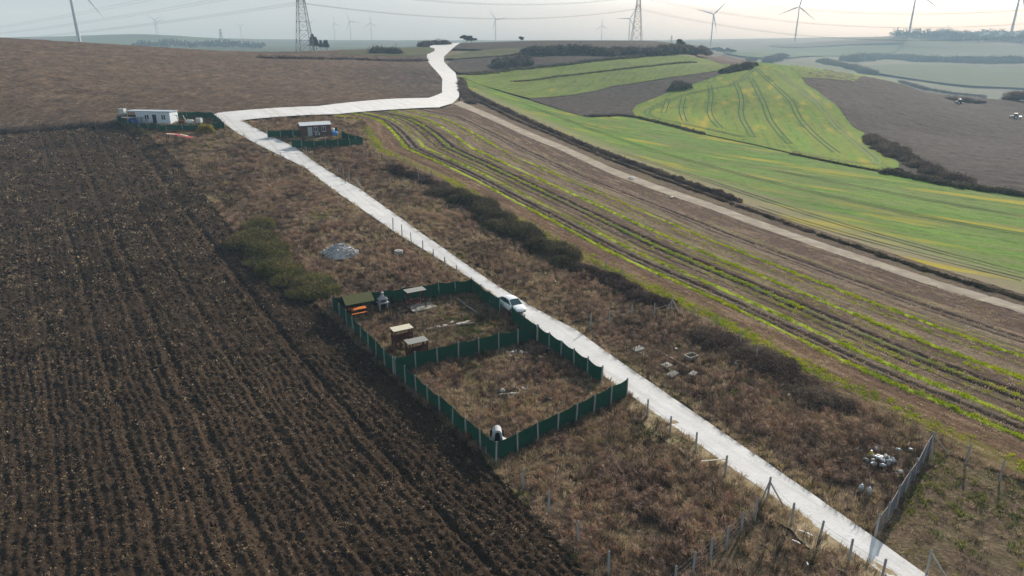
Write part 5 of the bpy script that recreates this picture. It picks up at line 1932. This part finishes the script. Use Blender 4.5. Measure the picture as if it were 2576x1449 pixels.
def proto(name, mat, *parts):
    m = MB()
    for V, F in parts:
        m.add(V, F)
    me = bpy.data.meshes.new(name)
    me.from_pydata(m.v, [], m.f)
    me.materials.append(mat)
    me.update()
    return bpy.data.objects.new(name, me)


def proto_col(name, objs):
    c = bpy.data.collections.new(name)
    for i, o in enumerate(objs):
        o.name = '%s_%02d' % (name, i)
        c.objects.link(o)
    return c


COLS = {
    'dry': proto_col('dry', [proto('t', M_DRY, blades(22, .30, .35, .85, .04, .5, s), fuzz(34, .38, .75, .10, s + 50)) for s in range(5)]),
    'straw': proto_col('straw', [proto('t', M_STRAW, blades(34, .26, .25, .6, .03, .6, 20 + s)) for s in range(4)]),
    'grass': proto_col('grass', [proto('t', M_GRASS, blades(30, .28, .10, .28, .035, .6, 30 + s)) for s in range(3)]),
    'lime': proto_col('lime', [proto('t', M_LIME, blades(24, .30, .06, .16, .05, .5, 40 + s)) for s in range(3)]),
    'stub': proto_col('stub', [proto('t', M_STRAW, blades(16, .35, .05, .16, .03, .5, 60 + s)) for s in range(3)]),
}

COLS['stalk'] = proto_col('stalk', [proto('t', M_TWIGD, blades(9, .14, .7, 1.25, .035, .3, 70 + s), fuzz(26, .24, 1.15, .07, 90 + s)) for s in range(4)])


def clod_proto(seed):
    q = np.random.default_rng(seed)
    import bmesh
    bm = bmesh.new()
    bmesh.ops.create_icosphere(bm, subdivisions=1, radius=.5)
    for v in bm.verts:
        v.co *= q.uniform(.65, 1.25)
        v.co.z *= .75
    me = bpy.data.meshes.new('clod')
    bm.to_mesh(me)
    bm.free()
    me.materials.append(M_CLOD)
    return bpy.data.objects.new('clod', me)


COLS['clod'] = proto_col('clod', [clod_proto(s) for s in range(5)])


def gn_scatter(colname):
    ng = bpy.data.node_groups.new('scatter_' + colname, 'GeometryNodeTree')
    ng.interface.new_socket('Geometry', in_out='INPUT', socket_type='NodeSocketGeometry')
    ng.interface.new_socket('Geometry', in_out='OUTPUT', socket_type='NodeSocketGeometry')
    gi, go = ng.nodes.new('NodeGroupInput'), ng.nodes.new('NodeGroupOutput')
    ci = ng.nodes.new('GeometryNodeCollectionInfo')
    ci.inputs['Collection'].default_value = COLS[colname]
    ci.inputs['Separate Children'].default_value = True
    ci.inputs['Reset Children'].default_value = True
    iop = ng.nodes.new('GeometryNodeInstanceOnPoints')
    iop.inputs['Pick Instance'].default_value = True

    def attr(nm, typ):
        a = ng.nodes.new('GeometryNodeInputNamedAttribute')
        a.data_type = typ
        a.inputs['Name'].default_value = nm
        return a.outputs['Attribute']
    L = ng.links.new
    L(gi.outputs[0], iop.inputs['Points'])
    L(ci.outputs[0], iop.inputs['Instance'])
    L(attr('rot', 'FLOAT_VECTOR'), iop.inputs['Rotation'])
    L(attr('scl', 'FLOAT_VECTOR'), iop.inputs['Scale'])
    L(attr('idx', 'INT'), iop.inputs['Instance Index'])
    L(iop.outputs[0], go.inputs[0])
    return ng


def scatter(name, label, cat, colname, x, y, z, s, sz=None, tilt=.15):
    n = len(x)
    me = bpy.data.meshes.new(name)
    me.vertices.add(n)
    me.vertices.foreach_set('co', np.c_[x, y, z].astype(np.float32).ravel())
    a = me.attributes.new('rot', 'FLOAT_VECTOR', 'POINT')
    a.data.foreach_set('vector', np.c_[rng.normal(0, tilt, n), rng.normal(0, tilt, n), rng.uniform(0, 6.283, n)].astype(np.float32).ravel())
    a = me.attributes.new('scl', 'FLOAT_VECTOR', 'POINT')
    a.data.foreach_set('vector', np.c_[s, s, s if sz is None else sz].astype(np.float32).ravel())
    a = me.attributes.new('idx', 'INT', 'POINT')
    a.data.foreach_set('value', rng.integers(0, len(COLS[colname].objects), n).astype(np.int32))
    o = link(name, me)
    md = o.modifiers.new('scatter', 'NODES')
    md.node_group = gn_scatter(colname)
    return tag(o, label, cat, None, 'stuff')


def sample(poly, dens, ymax=1e9):
    """random points in poly; dens(x, y) per square metre"""
    x0, y0 = poly.min(0)
    x1, y1 = poly.max(0)
    y1 = min(y1, ymax)
    X, Y = [], []
    st = 20.0
    for yy in np.arange(y0, y1, st):
        xs = np.array([x0, x1])
        h = min(st, y1 - yy)
        d0 = dens.max_at(yy)
        n = int((x1 - x0) * h * d0)
        if n <= 0:
            continue
        px, py = rng.uniform(x0, x1, n), yy + rng.uniform(0, h, n)
        m = inside(px, py, poly)
        px, py = px[m], py[m]
        keep = rng.random(len(px)) < dens(px, py) / d0
        X.append(px[keep])
        Y.append(py[keep])
    return np.concatenate(X), np.concatenate(Y)


class Dens:
    def __init__(self, fn, near, power=1.0, d0=50.):
        self.fn, self.near, self.power, self.d0 = fn, near, power, d0

    def max_at(self, yy):
        return self.near * min(1.0, (self.d0 / max(yy, self.d0))) ** self.power

    def __call__(self, x, y):
        return self.near * np.minimum(1.0, self.d0 / np.maximum(y, self.d0)) ** self.power * self.fn(x, y)


garden = np.array([qE, qF, qG1, qG2, qC, qD])
square = np.array([qD, qC, qB, qA])
mown = G([(2350, 1128), (2205, 1362), (2300, 1449), (2450, 1600), (2900, 1600), (2900, 1360), (2576, 1215)])
near_road_left = G([(1990, 1330), (2070, 1449), (1700, 1449), (1780, 1390), (1900, 1300)])
cab_yard = G([(719, 371), (880, 371), (913, 365), (860, 348), (850, 339), (738, 345), (676, 353)])
pre_yard = G([(296, 311), (352, 328), (420, 332), (500, 330), (566, 325), (534, 297), (432, 300)])
EXCL = [cab_yard, pre_yard]
CLEAR = [(*g(855, 640), 2.9), (*heap, 1.5), (*g(1003, 638), 1.0), (*z3b(1265, 890), 1.0), (*z3b(1555, 1057), .9), (*z3b(1610, 1147), 1.0), (*z3b(1820, 1142), .8), (*swx, 1.6), (*g(1013, 872), 1.5), (*g(1047, 905), 1.4), (*g(907, 799), 1.5)]


def weed_fn(x, y):
    d, _, _ = line_dist(x, y, g_road, True)
    f = np.where(inside(x, y, g_road), 0.0, np.clip((d - .2) / 1.2, .05, 1))
    f = f * np.where(inside(x, y, mown), .08, 1)
    f = f * np.where(inside(x, y, near_road_left), .10, 1)
    f = f * np.where(inside(x, y, garden), .4 + .5 * (fbm(x / 3, y / 3, 2, 91) > .5), 1)
    for p in EXCL:
        f = f * np.where(inside(x, y, p), .06, 1)
    for cx_, cy_, rr in CLEAR:
        f = f * np.where(np.hypot(x - cx_, y - cy_) < rr, 0.0, 1)
    return f * np.clip((fbm(x / 4, y / 4, 4, 90) - .28) * 3.2, .06, 1)


x, y = sample(g_plots, Dens(weed_fn, 9.0, 1.1, 55.))
hgt = np.clip(.45 + 1.1 * (fbm(x / 7, y / 7, 3, 92) - .3), .35, 1.25)
hgt *= np.where(inside(x, y, garden) | inside(x, y, mown), .6, 1)
drd, _, _ = line_dist(x, y, g_road, True)
hgt *= np.clip(drd / 2.5, .35, 1)
wid = np.clip(.75 + .5 * rng.random(len(x)), 0, 2) * np.clip(np.hypot(x, y) / 90, .8, 1.7)
scatter('dry_weeds', 'tall brown dry weeds covering the fallow plots', 'weeds', 'dry', x, y, terr(x, y) + weed_disp(x, y), wid, hgt * rng.uniform(.7, 1.25, len(x)))


def stalk_fn(x, y):
    d, _, _ = line_dist(x, y, g_road, True)
    f = np.where(inside(x, y, g_road) | (d < 1.0) | inside(x, y, mown) | inside(x, y, cab_yard) | inside(x, y, pre_yard), 0.0, 1.0)
    return f * np.clip((fbm(x / 8, y / 8, 3, 140) - .42) * 5, .03, 1)


x, y = sample(g_plots, Dens(stalk_fn, 1.6, .9, 55.))
scatter('tall_stalks', 'dark upright stalks standing above the dry weeds', 'weeds', 'stalk', x, y, terr(x, y) + weed_disp(x, y), rng.uniform(.8, 1.5, len(x)) * np.clip(np.hypot(x, y) / 100, 1, 1.5), rng.uniform(.55, 1.15, len(x)))


def straw_fn(x, y):
    d, _, _ = line_dist(x, y, g_road, True)
    f = np.where(inside(x, y, g_road), 0.0, 1.0)
    v = np.clip((fbm(x / 6, y / 6, 4, 95) - .44) * 6, 0, 1) * .9 + .12
    v = np.maximum(v, np.exp(-(d / 1.6) ** 2) * .9)
    v = v * np.where(inside(x, y, mown), .35, 1) * np.where(inside(x, y, near_road_left) & (d > 1.6), .2, 1)
    return f * v


x, y = sample(g_plots, Dens(straw_fn, 7.0, 1.15, 55.))
scatter('straw_grass', 'pale dry grass tufts among the weeds and along the road', 'grass', 'straw', x, y, terr(x, y) + weed_disp(x, y), rng.uniform(.7, 1.2, len(x)) * np.clip(np.hypot(x, y) / 90, .9, 1.5), rng.uniform(.5, 1.05, len(x)) * np.where(inside(x, y, mown), .5, 1))


def grass_fn(x, y):
    f = np.where(inside(x, y, g_road), 0.0, 1.0)
    v = np.clip((fbm(x / 6, y / 6, 3, 99) - .60) * 6, 0, 1) * .5
    gm = garden.mean(0)
    v = np.maximum(v, np.where(inside(x, y, garden), np.exp(-(((x - gm[0] - 1) / 4) ** 2 + ((y - gm[1] + .5) / 3.5) ** 2)), 0))
    v = np.maximum(v, np.where(inside(x, y, mown), .28 * (fbm(x / 2, y / 2, 3, 55) > .45), 0))
    v = np.maximum(v, np.where(inside(x, y, cab_yard), .6, 0))
    e, _, _ = line_dist(x, y, g_plough_edge)
    v = np.maximum(v, np.exp(-(e / .45) ** 2) * np.clip((fbm(x / 2.5, y / 2.5, 2, 98) - .42) * 6, 0, 1))
    return f * v


x, y = sample(g_plots, Dens(grass_fn, 9.0, 1.1, 55.))
scatter('green_grass', 'patches of low green grass among the weeds', 'grass', 'grass', x, y, terr(x, y) + weed_disp(x, y), rng.uniform(.7, 1.3, len(x)), None)

# stubble straw, lime rows of volunteer wheat
st_poly = np.r_[ST_L, ST_R[::-1]]
x, y = sample(st_poly, Dens(lambda a, b: np.clip(.2 + 1.3 * (fbm(a / 2, b / 2, 3, 101) - .2), 0, 1), 4.0, 1.4, 60.), 190)
scatter('stubble_straw', 'short pale straw stubble on the striped field', 'stubble', 'stub', x, y, terr(x, y) + GZ + stubble_disp(x, y), rng.uniform(.7, 1.3, len(x)))


def lime_fn(x, y):
    t, w = stubble_t(x, y)
    v = np.zeros_like(x)
    for t0, a, wd, sd in ((.632, .9, .36, 1), (.485, 1.0, .42, 2), (.373, .45, .4, 3), (.255, .7, .34, 4), (.165, .95, .36, 5), (.325, .35, .22, 7), (.575, .35, .22, 8), (.44, .3, .2, 9), (.045, .5, 1.0, 6)):
        br = np.clip((fbm(x / 9 + sd, y / 9, 3, 110 + sd) - .30) * 5, 0, 1)
        v = np.maximum(v, a * np.exp(-((t - t0) * w / wd) ** 2) * br)
    return v


x, y = sample(st_poly, Dens(lime_fn, 16.0, 1.1, 70.), 240)
scatter('volunteer_wheat', 'bright yellow green rows of young volunteer wheat in the stubble', 'wheat', 'lime', x, y, terr(x, y) + GZ + stubble_disp(x, y), rng.uniform(.7, 1.3, len(x)) * np.clip(np.hypot(x, y) / 120, 1, 1.5))

# clods on the plough
x, y = sample(g_plough, Dens(lambda a, b: np.clip(.25 + 1.4 * (fbm(a / 1.5, b / 1.5, 3, 120) - .2), 0, 1), 22.0, 1.5, 45.), 175)
sc = np.minimum(np.exp(rng.normal(-2.1, .42, len(x))), .26) * np.clip(np.hypot(x, y) / 60, 1, 2.0)
scatter('soil_clods', 'crumbled dark soil clods covering the ploughed field', 'soil', 'clod', x, y, terr(x, y) + GZ + plough_disp(x, y) + sc * .15, sc, sc * .8, .8)
x, y = sample(g_plough, Dens(lambda a, b: np.clip((fbm(a / 2.2, b / 2.2, 3, 125) - .42) * 4, .04, 1), 1.6, 1.3, 45.), 175)
scatter('straw_residue', 'pale straw residue turned up in the ploughed field', 'straw', 'stub', x, y, terr(x, y) + GZ + plough_disp(x, y) - .01, rng.uniform(.5, 1.0, len(x)) * np.clip(np.hypot(x, y) / 60, 1, 2.0), None, .5)


# ------------------------------------------------------------------ bushes, hedges and trees
def leaf_cloud(name, C, size, mat, parent=None, seed=0, aspect=.6):
    """C: n x 3 leaf centres"""
    q = np.random.default_rng(seed)
    n = len(C)
    d1 = q.normal(size=(n, 3))
    d1 /= np.linalg.norm(d1, axis=1)[:, None]
    d2 = np.cross(d1, q.normal(size=(n, 3)))
    d2 /= np.linalg.norm(d2, axis=1)[:, None] + 1e-6
    L = (size * q.uniform(.6, 1.4, n))[:, None]
    co = np.stack([C - d1 * L * .5, C + d2 * L * aspect * .5, C + d1 * L * .5, C - d2 * L * aspect * .5], 1).reshape(-1, 3)
    F = np.arange(4 * n).reshape(-1, 4)
    return link(name, set_mesh(name, co, F, mat, smooth=False), parent)


def blob_points(q, n, c, r, hollow=.55):
    d = q.normal(size=(n, 3))
    d /= np.linalg.norm(d, axis=1)[:, None]
    d[:, 2] = np.abs(d[:, 2]) * .9 + q.uniform(-.25, .1, n)
    rad = q.uniform(hollow, 1.08, n) ** .6
    return np.asarray(c) + d * rad[:, None] * np.asarray(r)


def hedge(name, label, cat, line, width, height, leaf, dens, mat, seed=0, lump=1.0, group=None, stems=True, gapy=0.0):
    """a thicket along a ground line: many lumps of leaves, with stems"""
    q = np.random.default_rng(seed)
    P = np.asarray(line, float)
    L = np.hypot(*np.diff(P, axis=0).T).sum() if len(P) > 1 else 0
    n = max(3, int(L / (width * .45) * 2.2)) if L else 5
    o0 = P.mean(0)
    t = thing(name, label, cat, o0, 0, group)
    oz = t.location.z
    RP = resample(P, n) if L else np.repeat(P, n, 0)
    cl, st = [], MB()
    for i in range(n):
        if q.random() < gapy:
            continue
        px, py = RP[i] + q.normal(0, width * .22, 2)
        h = height * q.uniform(.55, 1.12)
        w = width * q.uniform(.35, .62) * lump
        z = tz(px, py) - oz
        m = int(dens * w * w * 6)
        cl.append(blob_points(q, m, (px - o0[0], py - o0[1], z + h * .12), (w, w * q.uniform(.8, 1.2), h * .9)))
        for _ in range(2):
            a = q.uniform(0, 6.28)
            st.tube([(px - o0[0], py - o0[1], z - .1), (px - o0[0] + .35 * w * math.cos(a), py - o0[1] + .35 * w * math.sin(a), z + h * .75)], [.03 * height, .01 * height], 4, False)
    C = np.concatenate(cl)
    leaf_cloud('foliage', C, leaf, mat, t, seed)
    k_ = q.random(len(C)) < .22
    T = C[k_] * [1.0, 1.0, 1.08] + q.normal(0, leaf * .8, (k_.sum(), 3))
    leaf_cloud('twigs', T, leaf * 2.6, M_TWIG, t, seed + 500, .10)
    if stems:
        st.build('stems', M_BARK, t)
    return t


GL = lambda pts: G(pts)
hedge('bramble_thicket', 'olive green bramble thicket on the edge of the ploughed field', 'thicket', GL([(640, 575), (655, 610), (690, 655), (735, 690), (775, 730), (800, 752)]), 5.0, 1.6, .20, 75, M_BRAMBLE, 1)
hedge('bramble_thicket', 'dark green bramble thicket between the weeds and the striped stubble', 'thicket', GL([(1120, 480), (1165, 505), (1220, 535), (1275, 570), (1330, 605), (1385, 635), (1435, 662)]), 4.6, 1.9, .20, 75, M_DARKLEAF, 2)
hedge('twiggy_shrubs', 'grey brown twiggy shrubs in the corner of the garden fence', 'shrub', [qE, off(qE, .8, .2), off(qE, 1.6, .3)], 1.4, 1.5, .16, 90, M_TWIG, 3)
hedge('twiggy_shrubs', 'dull twiggy shrubs along the stubble edge above the dark thicket', 'shrub', GL([(985, 425), (1020, 440), (1060, 455), (1100, 470)]), 2.6, 1.2, .22, 50, M_TWIG, 4)
hedge('twiggy_shrubs', 'purple brown shrubs along the stubble edge below the dark thicket', 'shrub', GL([(1450, 672), (1520, 705), (1580, 735), (1640, 765)]), 3.2, 1.1, .22, 50, M_TWIG, 5)
hedge('twiggy_shrubs', 'purple brown shrubs along the stubble edge in the right half', 'shrub', GL([(1780, 845), (1850, 880), (1930, 930), (2010, 985), (2100, 1030)]), 3.6, 1.0, .2, 55, M_TWIG, 6)
t = hedge('yellow_shrub', 'yellow leaved shrub in front of the white prefab house fence', 'shrub', [at(520, 334)], 2.4, 2.6, .25, 60, M_YELLOW, 7)
hedge('bramble_thicket', 'small green thicket on the field corner below the prefab fence', 'thicket', GL([(330, 322), (352, 333), (372, 342)]), 1.6, .9, .2, 60, M_BRAMBLE, 8)
# vegetation between the fields
hedge('track_hedge', 'dark weedy hedge along the upper side of the dirt track', 'hedge', GL([(1165, 238), (1215, 262), (1290, 300), (1400, 345), (1538, 404), (1650, 446), (1788, 494), (1932, 546), (2050, 588)]), 1.1, .5, .2, 55, M_TWIGD, 10, gapy=.2)
hedge('track_hedge', 'thin dark weed line along the track at the right edge', 'hedge', GL([(2060, 592), (2150, 622), (2350, 688), (2576, 756), (2700, 795)]), 1.0, .45, .2, 50, M_DARKLEAF, 11)
hedge('twiggy_shrubs', 'pale dead weeds between the track hedge and the green field', 'shrub', GL([(1175, 232), (1300, 292), (1420, 345), (1550, 398), (1700, 452), (1850, 505)]), 2.0, .9, .3, 24, M_TWIG, 12)
hedge('ditch_hedge', 'dark ditch vegetation below the curved wheat field', 'hedge', GL([(1480, 294), (1560, 291), (1600, 296), (1663, 311), (1770, 338)]), 1.8, .8, .4, 14, M_DARKLEAF, 13)
hedge('ditch_hedge', 'thin dark ditch line between the two wheat fields', 'hedge', GL([(1990, 388), (2060, 402), (2140, 419), (2220, 433)]), 1.3, .5, .3, 20, M_DARKLEAF, 14)
hedge('ditch_hedge', 'dark ditch hedge along the foot of the right ploughed field', 'hedge', GL([(2225, 434), (2290, 447), (2407, 470), (2500, 483), (2600, 496), (2800, 520)]), 3.0, 1.3, .45, 14, M_DARKLEAF, 15)
hedge('dark_thicket', 'big dark thicket at the right tip of the curved wheat field', 'thicket', GL([(2190, 350), (2215, 370), (2245, 385), (2275, 405)]), 6.0, 2.2, .5, 10, M_TWIGD, 16)
hedge('dark_thicket', 'brown thicket beyond the right tip of the curved wheat field', 'thicket', GL([(2290, 410), (2330, 428), (2370, 445), (2420, 460)]), 6.0, 1.8, .5, 9, M_TWIG, 17)
hedge('round_bush', 'round dark bush standing in the ploughed wedge', 'bush', [at(1708, 226), at(1716, 222), at(1724, 220)], 6.0, 4.2, .7, 9, M_DARKLEAF, 18)
hedge('dark_thicket', 'dark thicket at the upper tip of the ploughed wedge', 'thicket', GL([(1825, 182), (1850, 176), (1875, 172), (1890, 166)]), 5.5, 2.8, .7, 10, M_DARKLEAF, 19)
hedge('dark_thicket', 'dark pointed thicket on the skyline side of the brown slope', 'thicket', GL([(1878, 152), (1890, 149), (1900, 152)]), 5.0, 2.8, .7, 10, M_DARKLEAF, 20)
hedge('round_bush', 'round bush on the brown slope below the skyline', 'bush', [at(1765, 136), at(1774, 134), at(1782, 136)], 6.0, 4.5, .9, 7, M_DARKLEAF, 21)
hedge('hill_thicket', 'long dark thicket on the central hillside, left part', 'thicket', GL([(1330, 138), (1365, 136), (1400, 134), (1440, 133), (1480, 133), (1525, 138)]), 9.0, 5.0, 1.1, 6, M_FARLEAF, 22)
hedge('hill_thicket', 'long dark thicket on the central hillside, right part', 'thicket', GL([(1630, 138), (1660, 134), (1690, 130), (1720, 130), (1745, 133)]), 9.0, 4.8, 1.1, 6, M_FARLEAF, 23)
hedge('hill_thicket', 'smaller thicket at the left end of the ploughed band', 'thicket', GL([(1255, 170), (1280, 165), (1310, 160), (1325, 156)]), 10.0, 4.5, 1.0, 5, M_FARLEAF, 24)
hedge('hill_thicket', 'low scrub between the two hillside thickets', 'thicket', GL([(1530, 134), (1570, 132), (1610, 132)]), 12.0, 3.5, 1.0, 5, M_TWIG, 25)
hedge('field_bank', 'narrow weedy bank crossing the upper wheat field', 'bank', GL([(1290, 206), (1400, 193), (1520, 180), (1640, 167), (1748, 158)]), 1.4, .6, .5, 12, M_BRAMBLE, 26)
hedge('field_bank', 'grassy bank along the top of the upper wheat field', 'bank', GL([(1180, 188), (1290, 175), (1450, 160), (1620, 143)]), 3.0, 1.1, .6, 8, M_BRAMBLE, 27)
hedge('roadside_bushes', 'pale dry bushes beside the road at the hill top', 'bush', GL([(1060, 116), (1085, 113), (1108, 112)]), 9.0, 3.0, .9, 6, M_TWIG, 28)
hedge('roadside_bushes', 'dark bush beside the grass strip left of the road top', 'bush', GL([(945, 134), (965, 132), (985, 134)]), 9.0, 3.5, .9, 6, M_DARKLEAF, 29)
hedge('roadside_bushes', 'weeds along the right side of the climbing road', 'bush', GL([(1160, 205), (1165, 225), (1172, 245), (1190, 262)]), 3.0, 1.2, .4, 14, M_TWIG, 30)
hedge('field_bank', 'pale weed strip along the top of the big ploughed field', 'bank', GL([(-100, 340), (0, 332), (100, 325), (200, 318), (295, 313)]), 3.0, 1.0, .3, 22, M_TWIG, 31)
hedge('field_bank', 'pale weeds crossing the dark tilled hillside', 'bank', GL([(650, 146), (760, 148), (880, 150), (1000, 154), (1070, 152)]), 3.0, .8, .6, 6, M_TWIG, 32)
hedge('tractor_thicket', 'dark thicket behind the farther tractor', 'thicket', GL([(2395, 252), (2425, 254), (2455, 260)]), 6.0, 1.8, .8, 6, M_TWIG, 33)
hedge('valley_hedge', 'brown hedge band along the far edge of the right ploughed field', 'hedge', GL([(2270, 206), (2330, 224), (2400, 236), (2470, 242), (2560, 250), (2700, 262)]), 6.0, 1.6, .8, 5, M_TWIG, 34)
hedge('valley_hedge', 'hazy blue hedge band right of the curved wheat field', 'hedge', GL([(2070, 155), (2110, 164), (2150, 172), (2190, 184)]), 20.0, 4.5, 1.8, 2, M_FARLEAF, 35)
hedge('valley_hedge', 'hazy hedge at the top right of the curved wheat field', 'hedge', GL([(1930, 155), (1950, 148), (1972, 142)]), 13.0, 5.0, 1.6, 3, M_FARLEAF, 36)
hedge('valley_wood', 'hazy wood on the slope across the valley', 'wood', GL([(2145, 152), (2180, 148), (2220, 146), (2260, 147), (2300, 150)]), 30.0, 9.0, 2.8, 1., M_FARLEAF, 37)
hedge('valley_wood', 'long hazy tree belt across the valley at the right edge', 'wood', GL([(2300, 152), (2400, 154), (2500, 155), (2576, 154), (2750, 154)]), 30.0, 10.0, 2.8, .8, M_FARLEAF, 38)


def tree(label, xy, h, r, leaf, dens, mat, seed, group=None, conical=False):
    q = np.random.default_rng(seed)
    t = thing('tree', label, 'tree', xy, q.uniform(0, 6), group)
    m = MB().tube([(0, 0, -.3), (.05 * h, 0, h * .3), (.03 * h, .03 * h, h * .75)], [.035 * h, .025 * h, .008 * h], 7)
    for k in range(4):
        a = q.uniform(0, 6.28)
        m.tube([(.04 * h, 0, h * (.25 + .08 * k)), (r * .6 * math.cos(a), r * .6 * math.sin(a), h * (.5 + .1 * k))], [.016 * h, .005 * h], 5)
    m.build('trunk', M_BARK, t)
    cl = []
    nb = 7
    for k in range(nb):
        a = q.uniform(0, 6.28)
        if conical:
            zz = h * (.25 + .7 * k / nb)
            rr = r * (1.05 - .85 * k / nb)
            c = (0, 0, zz)
            e = (rr, rr, h * .16)
        else:
            rr = r * math.sqrt(q.random()) * .65
            c = (rr * math.cos(a), rr * math.sin(a), h * q.uniform(.38, .72))
            e = (r * .5, r * .5, h * .26)
        cl.append(blob_points(q, int(dens), c, e, .3))
    leaf_cloud('crown', np.concatenate(cl), leaf, mat, t, seed)
    return t


tree('round skyline tree just right of the road top, left one', far(1172, 575), 7.0, 4.5, .9, 220, M_FARLEAF, 51)
tree('round skyline tree just right of the road top, right one', far(1187, 575), 6.2, 4.0, .9, 200, M_FARLEAF, 52)
tree('tiny lone tree on the plateau skyline', far(1312, 645), 5.0, 3.0, .8, 120, M_FARLEAF, 53)
for i, (u, h) in enumerate(((786, 10), (794, 8), (806, 6), (816, 6), (821, 6.5))):
    tree(['tallest cypress like tree beside the nearer pylon', 'second tree beside the nearer pylon', 'third tree beside the nearer pylon', 'fourth tree beside the nearer pylon', 'last small tree right of the nearer pylon'][i], far(u, 500 + 12 * i), h, h * .3, .9, 90, M_FARLEAF, 60 + i, None, True)
tree('small tree on the hump right of the hillside thicket', at(1710, 124), 8.0, 4.0, 1.0, 150, M_FARLEAF, 70)
wr = random.Random(4)
ORD = 'first second third fourth fifth sixth seventh eighth ninth tenth eleventh twelfth thirteenth fourteenth fifteenth last'.split()
for i in range(16):
    u = 1735 + i * 7.5 + wr.uniform(-3, 3)
    x, y = far(u, 1480 + wr.uniform(-40, 60))
    tree(ORD[i] + ' hazy tree from the left in the distant row beyond the brown slope', (x, y), wr.uniform(7, 13), wr.uniform(5, 9), 2.2, 50, M_FARLEAF, 80 + i, 'distant skyline trees')


def far_wood(name, label, pts, h, w, leaf, n, seed):
    q = np.random.default_rng(seed)
    C = []
    for (u, d) in pts:
        for _ in range(n):
            x, y = far(u + q.normal(0, 9), d + q.normal(0, w))
            hh = h * q.uniform(.35, 1.1) * (.55 + .9 * float(vnoise(np.array([u * .035]), np.array([seed * 3.3]), 7)[0]))
            C.append(blob_points(q, 34, (x, y, tz(x, y) + hh * .2), (hh * .62, hh * .62, hh * .8), .3))
    o = leaf_cloud(name, np.concatenate(C), leaf, M_FARLEAF, None, seed)
    return tag(o, label, 'wood', None, 'stuff')


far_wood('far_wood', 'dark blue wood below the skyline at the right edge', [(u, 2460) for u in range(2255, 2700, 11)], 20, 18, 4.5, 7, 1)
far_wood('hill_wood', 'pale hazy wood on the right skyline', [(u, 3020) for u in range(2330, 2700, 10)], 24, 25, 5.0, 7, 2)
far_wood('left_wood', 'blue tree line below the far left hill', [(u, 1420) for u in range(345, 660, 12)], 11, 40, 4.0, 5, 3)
for i, (u, d) in enumerate(((2478, 2940), (2556, 2940), (2515, 2960))):
    x, y = far(u, d)
    t = thing('far_house', ['distant pale house in the wood on the right skyline, left one', 'distant pale house in the wood at the right edge', 'distant pale house between the two others in the right wood'][i], 'house', (x, y), R(20 * i), dz=2)
    MB().box((0, 0, 4), (14, 9, 8)).build('wall', M_FRAMEW, t)
    MB().prism([(-5.2, 8), (5.2, 8), (0, 11)], 'x', -7.5, 7.5).build('roof', M_BROWN, t)
    for k in range(4):
        MB().box((-5 + 3.3 * k, -4.55, 4), (1.4, .12, 1.6)).build('window', M_GLASS, t)

# ------------------------------------------------------------------ haze
def haze():
    k = NT('haze_air')
    v = k.n('ShaderNodeVolumePrincipled', ins={'Color': (.56, .79, 1.0), 'Density': HAZE_D, 'Anisotropy': -.18, 'Absorption Color': (1.0, 1.0, 1.0)})
    k.t.links.new(v.outputs[0], k.out.inputs['Volume'])
    m = MB().box((0, 2450, 80), (9400, 5700, 290))
    o = m.build('haze', k.m)
    return tag(o, 'pale blue haze hanging over the whole valley', 'haze', None, 'stuff')


HAZE_D = .00036
haze()
